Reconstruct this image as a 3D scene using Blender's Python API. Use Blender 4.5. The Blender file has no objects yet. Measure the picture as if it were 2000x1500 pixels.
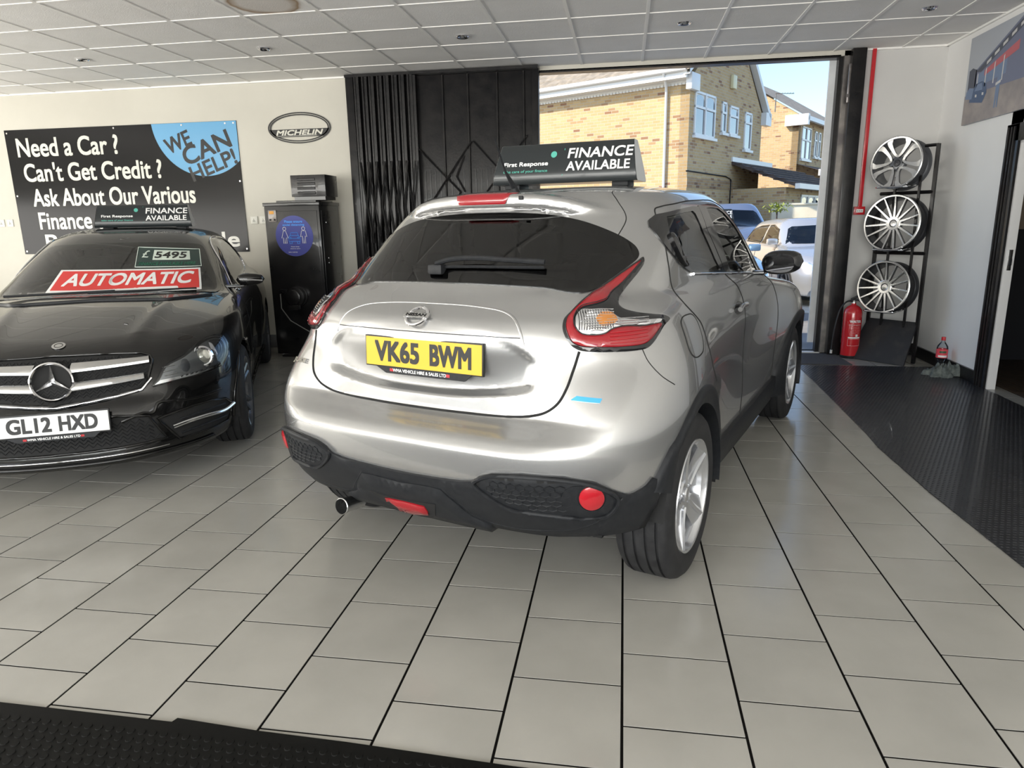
import bpy, bmesh, math, random
import numpy as np
from mathutils import Vector, Matrix
from mathutils.geometry import delaunay_2d_cdt
random.seed(7)
PI = math.pi
scene = bpy.context.scene
COL = scene.collection

# ---------------------------------------------------------------- camera
cam_d = bpy.data.cameras.new('camera')
cam_d.sensor_width = 36.0
cam_d.lens = 1342.12 * 36.0 / 2000.0
cam_d.clip_start = 0.05
cam_d.clip_end = 400
cam = bpy.data.objects.new('camera', cam_d)
COL.objects.link(cam)
_y, _p, _r = -0.1617, 0.2310, -0.0176
_f = Vector((math.sin(_y) * math.cos(_p), math.cos(_y) * math.cos(_p), -math.sin(_p)))
_rt = Vector((math.cos(_y), -math.sin(_y), 0))
_u = _rt.cross(_f)
_r2 = math.cos(_r) * _rt + math.sin(_r) * _u
_u2 = -math.sin(_r) * _rt + math.cos(_r) * _u
cam.matrix_world = Matrix(((_r2.x, _u2.x, -_f.x, -0.0211), (_r2.y, _u2.y, -_f.y, 0.0),
                           (_r2.z, _u2.z, -_f.z, 1.3942), (0, 0, 0, 1)))
scene.camera = cam

# ---------------------------------------------------------------- sky, sun, exposure
SUN_AZ = math.radians(-112)     # from +Y towards +X
SUN_EL = math.radians(38)
w = bpy.data.worlds.new('sky')
scene.world = w
w.use_nodes = True
nt = w.node_tree
nt.nodes.clear()
sk = nt.nodes.new('ShaderNodeTexSky')
sk.sky_type = 'NISHITA'
sk.sun_disc = False
sk.sun_elevation = SUN_EL
sk.sun_rotation = SUN_AZ
sk.altitude = 50
sk.air_density = 1.0
sk.dust_density = 0.7
sk.ozone_density = 2.5
bg = nt.nodes.new('ShaderNodeBackground')
bg.inputs['Strength'].default_value = SKY_STRENGTH = 0.27
wo = nt.nodes.new('ShaderNodeOutputWorld')
nt.links.new(sk.outputs[0], bg.inputs[0])
nt.links.new(bg.outputs[0], wo.inputs[0])

sd = bpy.data.lights.new('sun', 'SUN')
sd.energy = 6.0
sd.angle = math.radians(0.6)
sd.color = (1.0, 0.90, 0.74)
sun = bpy.data.objects.new('sun', sd)
COL.objects.link(sun)
_sv = Vector((math.sin(SUN_AZ) * math.cos(SUN_EL), math.cos(SUN_AZ) * math.cos(SUN_EL), math.sin(SUN_EL)))
sun.rotation_euler = _sv.to_track_quat('Z', 'Y').to_euler()
sun.location = _sv * 30

def area(name, loc, rot, sx, sy, power, col):
    l = bpy.data.lights.new(name, 'AREA')
    l.shape = 'RECTANGLE'; l.size = sx; l.size_y = sy; l.energy = power; l.color = col
    o = bpy.data.objects.new(name, l); COL.objects.link(o)
    o.location = loc; o.rotation_euler = rot
    return o
# daylight entering through the showroom's glazed front behind the camera
area('front_glazing_daylight', (-3.5, -3.55, 1.6), (math.radians(124), 0, 0), 12.0, 2.3, 720, (1.0, 0.98, 0.94))
area('side_fill_light', (-9.45, 1.8, 1.6), (math.radians(122), 0, math.radians(-90)), 9.0, 2.3, 460, (1.0, 0.97, 0.92))  # added fill lamp before the closed left wall, spreads light and lifts the ceiling

vs = scene.view_settings
vs.view_transform = 'Standard'
vs.look = 'None'
vs.exposure = 0.2
vs.gamma = 1.0
vs.use_curve_mapping = False
# ================================================================ helpers
def tag(o, label=None, cat=None, group=None, kind=None):
    if label: o['label'] = label
    if cat: o['category'] = cat
    if group: o['group'] = group
    if kind: o['kind'] = kind
    return o

def empty(name, loc=(0, 0, 0), rz=0.0, label=None, cat=None, group=None, kind=None):
    o = bpy.data.objects.new(name, None)
    o.empty_display_size = 0.1
    COL.objects.link(o)
    o.location = loc; o.rotation_euler = (0, 0, rz)
    return tag(o, label, cat, group, kind)

def link(name, me, mat=None, parent=None, loc=None, rot=None):
    o = bpy.data.objects.new(name, me)
    COL.objects.link(o)
    if mat is not None and not me.materials:
        for m in (mat if isinstance(mat, (list, tuple)) else [mat]):
            me.materials.append(m)
    if parent is not None: o.parent = parent
    if loc is not None: o.location = loc
    if rot is not None: o.rotation_euler = rot
    return o

def smooth(me, angle=35):
    for p in me.polygons: p.use_smooth = True
    if angle < 180:
        try: me.set_sharp_from_angle(angle=math.radians(angle))
        except Exception: pass

class MB:
    """collects boxes, tubes, prisms, lathes in one bmesh"""
    def __init__(s): s.bm = bmesh.new()
    def xf(s, vs, M):
        if M is not None:
            for v in vs: v.co = M @ v.co
    def box(s, x0, x1, y0, y1, z0, z1, M=None, bev=0.0):
        r = bmesh.ops.create_cube(s.bm, size=1.0)
        vs = r['verts']
        for v in vs:
            v.co = Vector(((x0 + x1) / 2 + v.co.x * (x1 - x0), (y0 + y1) / 2 + v.co.y * (y1 - y0), (z0 + z1) / 2 + v.co.z * (z1 - z0)))
        if bev > 0:
            es = list({e for v in vs for e in v.link_edges})
            q = bmesh.ops.bevel(s.bm, geom=es, offset=bev, segments=2, profile=0.6, affect='EDGES')
            vs = list({v for f in q['faces'] for v in f.verts} | {v for v in vs if v.is_valid})
        s.xf(vs, M)
        return s
    def grid(s, rows, closed_u=False, closed_v=False, caps=False):
        """rows: list of lists of points"""
        V = [[s.bm.verts.new(p) for p in r] for r in rows]
        n, m = len(V), len(V[0])
        for i in range(n if closed_u else n - 1):
            for j in range(m if closed_v else m - 1):
                a, b, c, d = V[i][j], V[(i + 1) % n][j], V[(i + 1) % n][(j + 1) % m], V[i][(j + 1) % m]
                try: s.bm.faces.new((a, b, c, d))
                except Exception: pass
        if caps:
            for r in (V[0][::-1], V[-1]):
                try: s.bm.faces.new(r)
                except Exception: pass
        return s
    def lathe(s, prof, n=48, M=None, axis='Y', a0=0.0, a1=2 * PI):
        """prof: (axial, radius)"""
        full = abs(a1 - a0 - 2 * PI) < 1e-6
        rows = []
        for i in range(n if full else n + 1):
            a = a0 + (a1 - a0) * i / n
            r = []
            for ax, rad in prof:
                c, d = rad * math.cos(a), rad * math.sin(a)
                p = Vector((c, ax, d)) if axis == 'Y' else (Vector((c, d, ax)) if axis == 'Z' else Vector((ax, c, d)))
                r.append(M @ p if M is not None else p)
            rows.append(r)
        return s.grid(rows, closed_u=full)
    def tube(s, pts, r, n=8, closed=False, caps=True, flat=1.0, up=None):
        pts = [Vector(p) for p in pts]
        N = len(pts)
        rows = []
        up0 = Vector(up) if up is not None else None
        prev = None
        for i, p in enumerate(pts):
            a = pts[(i - 1) % N] if (closed or i > 0) else p
            b = pts[(i + 1) % N] if (closed or i < N - 1) else p
            t = (b - a)
            if t.length < 1e-9: t = Vector((0, 0, 1))
            t.normalize()
            ref = up0 if up0 is not None else (prev if prev is not None else (Vector((0, 0, 1)) if abs(t.z) < 0.9 else Vector((1, 0, 0))))
            x = t.cross(ref)
            if x.length < 1e-6: x = t.cross(Vector((1, 0.3, 0)))
            x.normalize(); y = x.cross(t); y.normalize()
            if up0 is None: prev = y
            rr = r[i] if isinstance(r, (list, tuple)) else r
            rows.append([p + x * (math.cos(2 * PI * k / n) * rr) + y * (math.sin(2 * PI * k / n) * rr * flat) for k in range(n)])
        return s.grid(rows, closed_u=closed, closed_v=True, caps=(caps and not closed))
    def sweep(s, pts, prof, up, closed=False, caps=True):
        """prof: list of (side, up) section points, may be a function of index"""
        pts = [Vector(p) for p in pts]; N = len(pts); rows = []
        for i, p in enumerate(pts):
            a = pts[(i - 1) % N] if (closed or i > 0) else p
            b = pts[(i + 1) % N] if (closed or i < N - 1) else p
            t = (b - a).normalized(); u = Vector(up)
            x = t.cross(u).normalized()
            pr = prof(i, i / max(1, N - 1)) if callable(prof) else prof
            rows.append([p + x * q[0] + u * q[1] for q in pr])
        return s.grid(rows, closed_u=closed, closed_v=True, caps=(caps and not closed))
    def prism(s, outline, h0, h1, M=None):
        """outline xy polygon extruded in z"""
        a = [s.bm.verts.new((p[0], p[1], h0)) for p in outline]
        b = [s.bm.verts.new((p[0], p[1], h1)) for p in outline]
        n = len(a)
        try:
            s.bm.faces.new(a[::-1]); s.bm.faces.new(b)
        except Exception: pass
        for i in range(n):
            s.bm.faces.new((a[i], a[(i + 1) % n], b[(i + 1) % n], b[i]))
        s.xf(a + b, M)
        return s
    def quad(s, *ps):
        s.bm.faces.new([s.bm.verts.new(p) for p in ps]); return s
    def mesh(s, name, angle=35, recalc=True):
        if recalc: bmesh.ops.recalc_face_normals(s.bm, faces=s.bm.faces)
        me = bpy.data.meshes.new(name)
        s.bm.to_mesh(me); s.bm.free()
        if angle: smooth(me, angle)
        return me
    def build(s, name, mat=None, parent=None, loc=None, rot=None, angle=35, recalc=True):
        return link(name, s.mesh(name, angle, recalc), mat, parent, loc, rot)

def boxobj(name, x0, x1, y0, y1, z0, z1, mat, parent=None, bev=0.0, angle=35):
    return MB().box(x0, x1, y0, y1, z0, z1, bev=bev).build(name, mat, parent, angle=angle)

def text_mesh(s, size=1.0, bold=0.0, shear=0.0, depth=0.0, sx=1.0, align='CENTER', spacing=1.0, line=1.0):
    cu = bpy.data.curves.new('t', 'FONT')
    cu.body = s; cu.size = size; cu.offset = bold; cu.shear = shear; cu.extrude = depth
    cu.align_x = align; cu.align_y = 'CENTER' if '\n' not in s else 'TOP'; cu.space_character = spacing; cu.space_line = line
    cu.resolution_u = 5
    o = bpy.data.objects.new('t', cu)
    COL.objects.link(o)
    dg = bpy.context.evaluated_depsgraph_get()
    me = bpy.data.meshes.new_from_object(o.evaluated_get(dg))
    bpy.data.objects.remove(o); bpy.data.curves.remove(cu)
    # normalise: centre vertically on cap height
    if me.vertices:
        ys = [v.co.y for v in me.vertices]; xs = [v.co.x for v in me.vertices]
        cy = (min(ys) + max(ys)) / 2
        cx = (min(xs) + max(xs)) / 2 if align == 'CENTER' else min(xs)
        for v in me.vertices:
            v.co.y -= cy; v.co.x = (v.co.x - cx) * sx
    me.materials.clear()
    return me

def fit_text(s, W, H, bold=0.0, shear=0.0, depth=0.0, align='CENTER', cond=False):
    """text mesh scaled to exactly W x H; bold = extra stroke as a fraction of H"""
    me = text_mesh(s, 1.0, 0.0, shear, 0.0, 1.0, align)
    xs = [v.co.x for v in me.vertices]; ys = [v.co.y for v in me.vertices]
    w0, h0 = max(xs) - min(xs), max(ys) - min(ys)
    b = bold * H / 2
    W2, H2 = W - 2 * b, H - 2 * b
    for v in me.vertices: v.co.x *= W2 / w0; v.co.y *= H2 / h0
    if b > 0:
        V = np.array([v.co[:] for v in me.vertices]); Fc = [tuple(p.vertices) for p in me.polygons]; n = len(V)
        AV = []; AF = []
        for k, (dx, dy) in enumerate([(1, 1), (1, -1), (-1, 1), (-1, -1), (0, 0), (1, 0), (-1, 0), (0, 1), (0, -1)]):
            AV.append(V + np.array([dx * b, dy * b, k * 2e-5])); AF += [tuple(i + k * n for i in f) for f in Fc]
        m2 = bpy.data.meshes.new('text'); m2.from_pydata(np.concatenate(AV).tolist(), [], AF); m2.update()
        bpy.data.meshes.remove(me); me = m2
    return me

def frame(origin, xdir, ydir):
    x = Vector(xdir).normalized(); y = Vector(ydir); y = (y - x * y.dot(x)).normalized(); z = x.cross(y)
    M = Matrix(((x.x, y.x, z.x, origin[0]), (x.y, y.y, z.y, origin[1]), (x.z, y.z, z.z, origin[2]), (0, 0, 0, 1)))
    return M

def put(name, me, M, mat, parent=None):
    me.transform(M)
    return link(name, me, mat, parent)

def catmull(pts, n=8, closed=False):
    P = [np.array(p, float) for p in pts]; N = len(P); out = []
    rng = range(N) if closed else range(N - 1)
    for i in rng:
        p1, p2 = P[i], P[(i + 1) % N]
        p0 = P[(i - 1) % N] if (closed or i > 0) else 2 * p1 - p2
        p3 = P[(i + 2) % N] if (closed or i < N - 2) else 2 * p2 - p1
        d0, d1, d2 = [max(1e-6, np.linalg.norm(b - a)) ** 0.5 for a, b in ((p0, p1), (p1, p2), (p2, p3))]
        m1 = (p2 - p1) - 0 if False else ((p1 - p0) / d0 - (p2 - p0) / (d0 + d1) + (p2 - p1) / d1) * d1
        m2 = ((p2 - p1) / d1 - (p3 - p1) / (d1 + d2) + (p3 - p2) / d2) * d1
        for k in range(n):
            t = k / n
            out.append((2 * t**3 - 3 * t**2 + 1) * p1 + (t**3 - 2 * t**2 + t) * m1 + (-2 * t**3 + 3 * t**2) * p2 + (t**3 - t**2) * m2)
    if not closed: out.append(P[-1])
    return [tuple(map(float, q)) for q in out]

# ---------------------------------------------------------------- materials
MATS = {}
def mat(name, col=(0.5, 0.5, 0.5), rough=0.5, metal=0.0, coat=0.0, spec=0.5, emit=None, es=0.0, trans=0.0, ior=1.45, coatr=0.03):
    m = bpy.data.materials.new(name); m.use_nodes = True
    b = m.node_tree.nodes['Principled BSDF']
    b.inputs['Base Color'].default_value = (*col, 1)
    b.inputs['Roughness'].default_value = rough
    b.inputs['Metallic'].default_value = metal
    b.inputs['Coat Weight'].default_value = coat
    b.inputs['Coat Roughness'].default_value = coatr
    b.inputs['Specular IOR Level'].default_value = spec
    b.inputs['IOR'].default_value = ior
    b.inputs['Transmission Weight'].default_value = trans
    if emit: b.inputs['Emission Color'].default_value = (*emit, 1); b.inputs['Emission Strength'].default_value = es
    return m

def nn(m, t, **kw):
    n = m.node_tree.nodes.new(t)
    for k, v in kw.items():
        if k in n.inputs: n.inputs[k].default_value = v
        else: setattr(n, k, v)
    return n

def noise_col(m, c1, c2, scale=4.0, detail=5, lo=0.35, hi=0.65, coord='Object', rough=None, bump=0.0, bscale=None, obrand=0.0):
    """procedural two-tone colour + optional roughness variation and bump"""
    t = m.node_tree; b = t.nodes['Principled BSDF']; L = t.links
    tc = nn(m, 'ShaderNodeTexCoord')
    no = nn(m, 'ShaderNodeTexNoise'); no.inputs['Scale'].default_value = scale; no.inputs['Detail'].default_value = detail
    src = tc.outputs[coord]
    if obrand:
        oi = nn(m, 'ShaderNodeObjectInfo')
        va = nn(m, 'ShaderNodeVectorMath', operation='ADD')
        sc = nn(m, 'ShaderNodeVectorMath', operation='SCALE'); sc.inputs['Scale'].default_value = 40
        cb = nn(m, 'ShaderNodeCombineXYZ')
        L.new(oi.outputs['Random'], cb.inputs[0]); L.new(oi.outputs['Random'], cb.inputs[1])
        L.new(cb.outputs[0], sc.inputs[0]); L.new(src, va.inputs[0]); L.new(sc.outputs[0], va.inputs[1]); src = va.outputs[0]
    L.new(src, no.inputs['Vector'])
    r = nn(m, 'ShaderNodeValToRGB')
    r.color_ramp.elements[0].position = lo; r.color_ramp.elements[0].color = (*c1, 1)
    r.color_ramp.elements[1].position = hi; r.color_ramp.elements[1].color = (*c2, 1)
    L.new(no.outputs[0], r.inputs[0])
    out = r.outputs[0]
    if obrand:
        hv = nn(m, 'ShaderNodeHueSaturation'); mr = nn(m, 'ShaderNodeMapRange')
        mr.inputs['To Min'].default_value = 1 - obrand; mr.inputs['To Max'].default_value = 1 + obrand
        L.new(oi.outputs['Random'], mr.inputs[0]); L.new(mr.outputs[0], hv.inputs['Value']); L.new(out, hv.inputs['Color']); out = hv.outputs[0]
    L.new(out, b.inputs['Base Color'])
    if rough:
        mr = nn(m, 'ShaderNodeMapRange'); mr.inputs['To Min'].default_value = rough[0]; mr.inputs['To Max'].default_value = rough[1]
        L.new(no.outputs[0], mr.inputs[0]); L.new(mr.outputs[0], b.inputs['Roughness'])
    if bump:
        n2 = nn(m, 'ShaderNodeTexNoise'); n2.inputs['Scale'].default_value = bscale or scale * 8; n2.inputs['Detail'].default_value = 3
        L.new(src, n2.inputs['Vector'])
        bp = nn(m, 'ShaderNodeBump'); bp.inputs['Strength'].default_value = bump; bp.inputs['Distance'].default_value = 0.01
        L.new(n2.outputs[0], bp.inputs['Height']); L.new(bp.outputs[0], b.inputs['Normal'])
    return m

def tint_glass(name, tint=(0.3, 0.3, 0.3), refl=(1, 1, 1), ior=1.5, rough=0.0):
    m = bpy.data.materials.new(name); m.use_nodes = True; t = m.node_tree; t.nodes.clear(); L = t.links
    tr = t.nodes.new('ShaderNodeBsdfTransparent'); tr.inputs[0].default_value = (*tint, 1)
    gl = t.nodes.new('ShaderNodeBsdfGlossy'); gl.inputs['Roughness'].default_value = rough; gl.inputs[0].default_value = (*refl, 1)
    fr = t.nodes.new('ShaderNodeFresnel'); fr.inputs[0].default_value = ior
    mx = t.nodes.new('ShaderNodeMixShader'); o = t.nodes.new('ShaderNodeOutputMaterial')
    L.new(fr.outputs[0], mx.inputs[0]); L.new(tr.outputs[0], mx.inputs[1]); L.new(gl.outputs[0], mx.inputs[2]); L.new(mx.outputs[0], o.inputs[0])
    return m
# ================================================================ smooth car surfaces
def spl(x, knots):
    """monotone cubic through knots [(x,y)...], vectorised"""
    K = np.array(knots, float); xs, ys = K[:, 0], K[:, 1]
    h = np.diff(xs); d = np.diff(ys) / h
    m = np.zeros(len(xs)); m[0], m[-1] = d[0], d[-1]
    for i in range(1, len(xs) - 1):
        if d[i - 1] * d[i] > 0:
            w1, w2 = 2 * h[i] + h[i - 1], h[i] + 2 * h[i - 1]
            m[i] = (w1 + w2) / (w1 / d[i - 1] + w2 / d[i])
    x = np.clip(x, xs[0], xs[-1])
    i = np.clip(np.searchsorted(xs, x) - 1, 0, len(h) - 1)
    t = (x - xs[i]) / h[i]
    return (2 * t**3 - 3 * t**2 + 1) * ys[i] + (t**3 - 2 * t**2 + t) * h[i] * m[i] + (3 * t**2 - 2 * t**3) * ys[i + 1] + (t**3 - t**2) * h[i] * m[i + 1]
def sstep(a, b, x):
    t = np.clip((x - a) / (b - a), 0, 1); return t * t * (3 - 2 * t)
def smin(a, b, k):
    h = np.clip(0.5 + 0.5 * (b - a) / k, 0, 1); return b * (1 - h) + a * h - k * h * (1 - h)
def smax(a, b, k): return -smin(-a, -b, k)

def surface_nets(F, lo, hi, h):
    K = 4
    ax = []
    for i in range(3):
        n = int(math.ceil((hi[i] - lo[i]) / (h * K))) * K
        c = 0.0 if i == 1 else (lo[i] + hi[i]) / 2
        ax.append(c + (np.arange(n) - (n - 1) / 2) * h)
    G = np.stack(np.meshgrid(*ax, indexing='ij'), -1)
    nx_, ny_, nz_ = G.shape[:3]
    # coarse pass, then only the cells close to the surface; y mirrored
    Cg = G[::K, ::K, ::K] + h * (K - 1) / 2
    Vc = F(Cg.reshape(-1, 3)).reshape(Cg.shape[:3])
    V = Vc.repeat(K, 0).repeat(K, 1).repeat(K, 2)
    near = np.abs(V) < K * h * 1.35
    near |= near[:, ::-1]
    half = near.copy(); half[:, :ny_ // 2] = False
    V[half] = F(G[half])
    Vm = V[:, ::-1]
    V[:, :ny_ // 2] = Vm[:, :ny_ // 2]
    S = V < 0
    nx, ny, nz = S.shape
    cnt = np.zeros((nx - 1, ny - 1, nz - 1)); acc = np.zeros((nx - 1, ny - 1, nz - 1, 3))
    for axis in range(3):
        sl0 = [slice(None)] * 3; sl1 = [slice(None)] * 3
        sl0[axis] = slice(0, -1); sl1[axis] = slice(1, None)
        a, b = V[tuple(sl0)], V[tuple(sl1)]
        cr = (a < 0) != (b < 0)
        t = np.where(cr, a / np.where(cr, a - b, 1), 0)
        P = G[tuple(sl0)].copy(); P[..., axis] += t * h
        o = [i for i in range(3) if i != axis]
        for du in (0, 1):
            for dv in (0, 1):
                s = [slice(None)] * 3
                s[o[0]] = slice(du, du + S.shape[o[0]] - 1); s[o[1]] = slice(dv, dv + S.shape[o[1]] - 1)
                c = cr[tuple(s)]
                cnt += c; acc += P[tuple(s)] * c[..., None]
    act = cnt > 0
    idx = -np.ones(cnt.shape, int); idx[act] = np.arange(act.sum())
    pts = acc[act] / cnt[act][:, None]
    faces = []
    for axis in range(3):
        o = [(axis + 1) % 3, (axis + 2) % 3]
        sl0 = [slice(None)] * 3; sl1 = [slice(None)] * 3
        sl0[axis] = slice(0, -1); sl1[axis] = slice(1, None)
        a, b = S[tuple(sl0)], S[tuple(sl1)]
        e = np.argwhere(a != b)
        ok = (e[:, o[0]] > 0) & (e[:, o[1]] > 0) & (e[:, o[0]] < S.shape[o[0]] - 1) & (e[:, o[1]] < S.shape[o[1]] - 1)
        e = e[ok]
        def cell(du, dv):
            q = e.copy(); q[:, o[0]] -= du; q[:, o[1]] -= dv
            return idx[q[:, 0], q[:, 1], q[:, 2]]
        Q = np.stack([cell(1, 1), cell(0, 1), cell(0, 0), cell(1, 0)], 1)
        fl = ~a[tuple(e.T)]
        Q[fl] = Q[fl][:, ::-1]
        faces.append(Q)
    return pts, np.concatenate(faces)

def grad(F, P, e=2e-3):
    g = np.zeros_like(P)
    for i in range(3):
        d = np.zeros(3); d[i] = e
        g[:, i] = (F(P + d) - F(P - d)) / (2 * e)
    return g
def normals(F, P, e=3e-3):
    g = grad(F, P, e); return g / np.maximum(1e-9, np.linalg.norm(g, axis=1))[:, None]

def inpoly(P, poly):
    poly = np.asarray(poly, float); x, y = P[:, 0], P[:, 1]; r = np.zeros(len(P), bool)
    j = len(poly) - 1
    for i in range(len(poly)):
        xi, yi = poly[i]; xj, yj = poly[j]
        c = ((yi > y) != (yj > y)) & (x < (xj - xi) * (y - yi) / (yj - yi + 1e-12) + xi)
        r ^= c; j = i
    return r

def pdirs(phi):
    d = np.array([math.cos(phi), math.sin(phi), 0.0]); t = np.array([-math.sin(phi), math.cos(phi), 0.0])
    return d, t

def shrink(ol, d):
    A = np.array(ol, float); c = A.mean(0); n = len(A); out = []
    area_ = 0.5 * sum(A[i][0] * A[(i + 1) % n][1] - A[(i + 1) % n][0] * A[i][1] for i in range(n))
    sgn = 1 if area_ > 0 else -1
    for i in range(n):
        e = A[(i + 1) % n] - A[i - 1]; e = e / max(1e-9, np.linalg.norm(e)); out.append(tuple(A[i] + np.array([-e[1], e[0]]) * d * sgn))
    return out

class Body:
    """implicit car body F(P)<0 inside, symmetric in y; local axes x fwd, y left, z up"""
    def __init__(s, F, lo, hi):
        s.F = F; s.lo = lo; s.hi = hi; s.holes = []
    def hole(s, phi, poly): s.holes.append((phi, poly))
    def cut(s, P, Fc, grow=0.0):
        keep = np.ones(len(Fc), bool); C = P[Fc].mean(1)
        N = normals(s.F, C)
        for phi, poly in s.holes:
            if grow: poly = shrink(poly, -grow)
            d, t = pdirs(phi)
            uv = np.stack([C @ t, C[:, 2]], 1)
            keep &= ~(inpoly(uv, poly) & (N @ d > 0.12))
        return keep
    def mesh(s, name, h, mat, parent, off=0.0, newton=3, flip=False, extra_cut=None):
        Fo = (lambda P: s.F(P) + off) if off else s.F
        P, Fc = surface_nets(Fo, s.lo, s.hi, h)
        for _ in range(newton):
            g = grad(Fo, P); f = Fo(P)
            st = -(f / np.maximum(0.05, (g * g).sum(1)))[:, None] * g
            ln = np.linalg.norm(st, axis=1); sc = np.minimum(1, 0.6 * h / np.maximum(ln, 1e-9)); P = P + st * sc[:, None]
        keep = s.cut(P, Fc, .045 if off else 0.0)
        if extra_cut is not None: keep &= ~extra_cut(P[Fc].mean(1))
        Fc = Fc[keep]
        used = np.unique(Fc); mp = -np.ones(len(P), int); mp[used] = np.arange(len(used)); P = P[used]; Fc = mp[Fc]
        if flip: Fc = Fc[:, ::-1]
        me = bpy.data.meshes.new(name)
        me.from_pydata(P.tolist(), [], Fc.tolist()); me.update()
        for p in me.polygons: p.use_smooth = True
        if not off:
            N = normals(s.F, P, 4e-3)
            me.normals_split_custom_set_from_vertices(N.tolist())
        return link(name, me, mat, parent)
    def project(s, U, phi, rmax=None, rmin=None, step=0.03):
        """U: (n,2) of (t,z) -> points on the outer surface seen from direction phi"""
        d, t = pdirs(phi); U = np.asarray(U, float)
        base = U[:, :1] * t + np.outer(U[:, 1], [0, 0, 1])
        if rmax is None: rmax = max(a * d[0] + b * d[1] for a in (s.lo[0], s.hi[0]) for b in (s.lo[1], s.hi[1])); rmin = rmax - 2.6
        rs = np.arange(rmax, rmin, -step)
        R = np.full(len(U), np.nan); prev = s.F(base + d * rs[0])
        for a, b in zip(rs[:-1], rs[1:]):
            m = np.isnan(R)
            if not m.any(): break
            v = s.F(base[m] + d * b); ii = np.where(m)[0]
            hit = v < 0
            if hit.any():
                k = ii[hit]; lo = np.full(len(k), b); hi = np.full(len(k), a)
                for _ in range(14):
                    mid = (lo + hi) / 2; f = s.F(base[k] + d * mid[:, None]); ins = f < 0
                    lo = np.where(ins, mid, lo); hi = np.where(ins, hi, mid)
                R[k] = (lo + hi) / 2
        R = np.where(np.isnan(R), np.nanmean(R) if not np.isnan(R).all() else 0, R)
        return base + d * R[:, None]
    def patch(s, name, outline, phi, off, mat, parent, thick=0.012, h=0.03, sm=True, bulge=0.0, bw=0.02, mirror=False, hole=None, nrm='surf'):
        if mirror:   # mirror across y=0
            phi = -phi; outline = [(-u, z) for u, z in outline]
            if hole: hole = [(-u, z) for u, z in hole]
        def dens(ol):
            o = catmull(ol, 6, True) if sm else list(ol)
            out = []
            for i in range(len(o)):
                a = np.array(o[i]); b = np.array(o[(i + 1) % len(o)]); n = max(1, int(np.linalg.norm(b - a) / h))
                for k in range(n): out.append(tuple(a + (b - a) * k / n))
            q = [out[0]]
            for p in out[1:]:
                if (p[0] - q[-1][0])**2 + (p[1] - q[-1][1])**2 > (h * 0.15)**2: q.append(p)
            return q
        o = dens(outline); n0 = len(o); ho = dens(hole) if hole else []
        A = np.array(o); mn, mx = A.min(0), A.max(0)
        gx, gy = np.meshgrid(np.arange(mn[0] + h / 2, mx[0], h), np.arange(mn[1] + h / 2, mx[1], h))
        Gp = np.stack([gx.ravel(), gy.ravel()], 1)
        Gp = Gp[inpoly(Gp, A)]
        if ho and len(Gp): Gp = Gp[~inpoly(Gp, np.array(ho))]
        B = np.concatenate([A, np.array(ho)]) if ho else A
        if len(Gp):
            dd = np.sqrt(((Gp[:, None] - B[None])**2).sum(2)).min(1); Gp = Gp[dd > h * 0.4]
        allp = [Vector(map(float, p)) for p in list(o) + list(ho) + [tuple(q) for q in Gp]]
        edges = [(i, (i + 1) % n0) for i in range(n0)] + [(n0 + i, n0 + (i + 1) % len(ho)) for i in range(len(ho))]
        vs_, es_, fs_, ov, oe, of = delaunay_2d_cdt(allp, edges, [], 2 if not ho else 2, 1e-5)
        U = np.array([tuple(v) for v in vs_]); tri = [list(f) for f in fs_]
        if ho:
            C = np.array([U[f].mean(0) for f in tri]); k = ~inpoly(C, np.array(ho)) & inpoly(C, A); tri = [f for f, q in zip(tri, k) if q]
        P = s.project(U, phi); N = normals(s.F, P, 6e-3)
        d, t = pdirs(phi)
        o_ = np.full(len(P), off)
        if bulge:
            dist = np.sqrt(((U[:, None] - B[None])**2).sum(2)).min(1)
            q = np.clip(dist / bw, 0, 1); o_ = off + bulge * np.sqrt(1 - (1 - q)**2)
        Q = P + N * o_[:, None]
        # orientation
        nf = np.array([np.cross(Q[f[1]] - Q[f[0]], Q[f[2]] - Q[f[0]]) for f in tri]).sum(0)
        if nf @ d < 0: tri = [f[::-1] for f in tri]
        # boundary edges
        cnt = {}
        for f in tri:
            for i in range(3):
                a, b = f[i], f[(i + 1) % 3]; cnt[(a, b)] = cnt.get((a, b), 0) + 1
        be = [(a, b) for (a, b) in cnt if (b, a) not in cnt]
        V = Q.tolist(); NN = N.tolist(); F4 = [tuple(f) for f in tri]; mpT = {}; mpB = {}
        for a, b in be:
            for v in (a, b):
                if v not in mpT:
                    mpT[v] = len(V); V.append(Q[v].tolist()); mpB[v] = len(V); V.append((Q[v] - N[v] * thick).tolist())
                    NN.append(None); NN.append(None)
        acc = {}
        for a, b in be:
            e = Q[b] - Q[a]; sd = np.cross(e, N[a]); ln = np.linalg.norm(sd); sd = sd / ln if ln > 0 else N[a]
            for v in (a, b):
                acc[v] = acc.get(v, 0) + sd
            F4.append((mpT[a], mpB[a], mpB[b], mpT[b]))
        for v, sd in acc.items():
            sd = sd / max(1e-9, np.linalg.norm(sd)); NN[mpT[v]] = sd.tolist(); NN[mpB[v]] = sd.tolist()
        me = bpy.data.meshes.new(name); me.from_pydata(V, [], F4); me.update()
        for p in me.polygons: p.use_smooth = True
        if not bulge: me.normals_split_custom_set_from_vertices(NN)
        return link(name, me, mat, parent)
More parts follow.
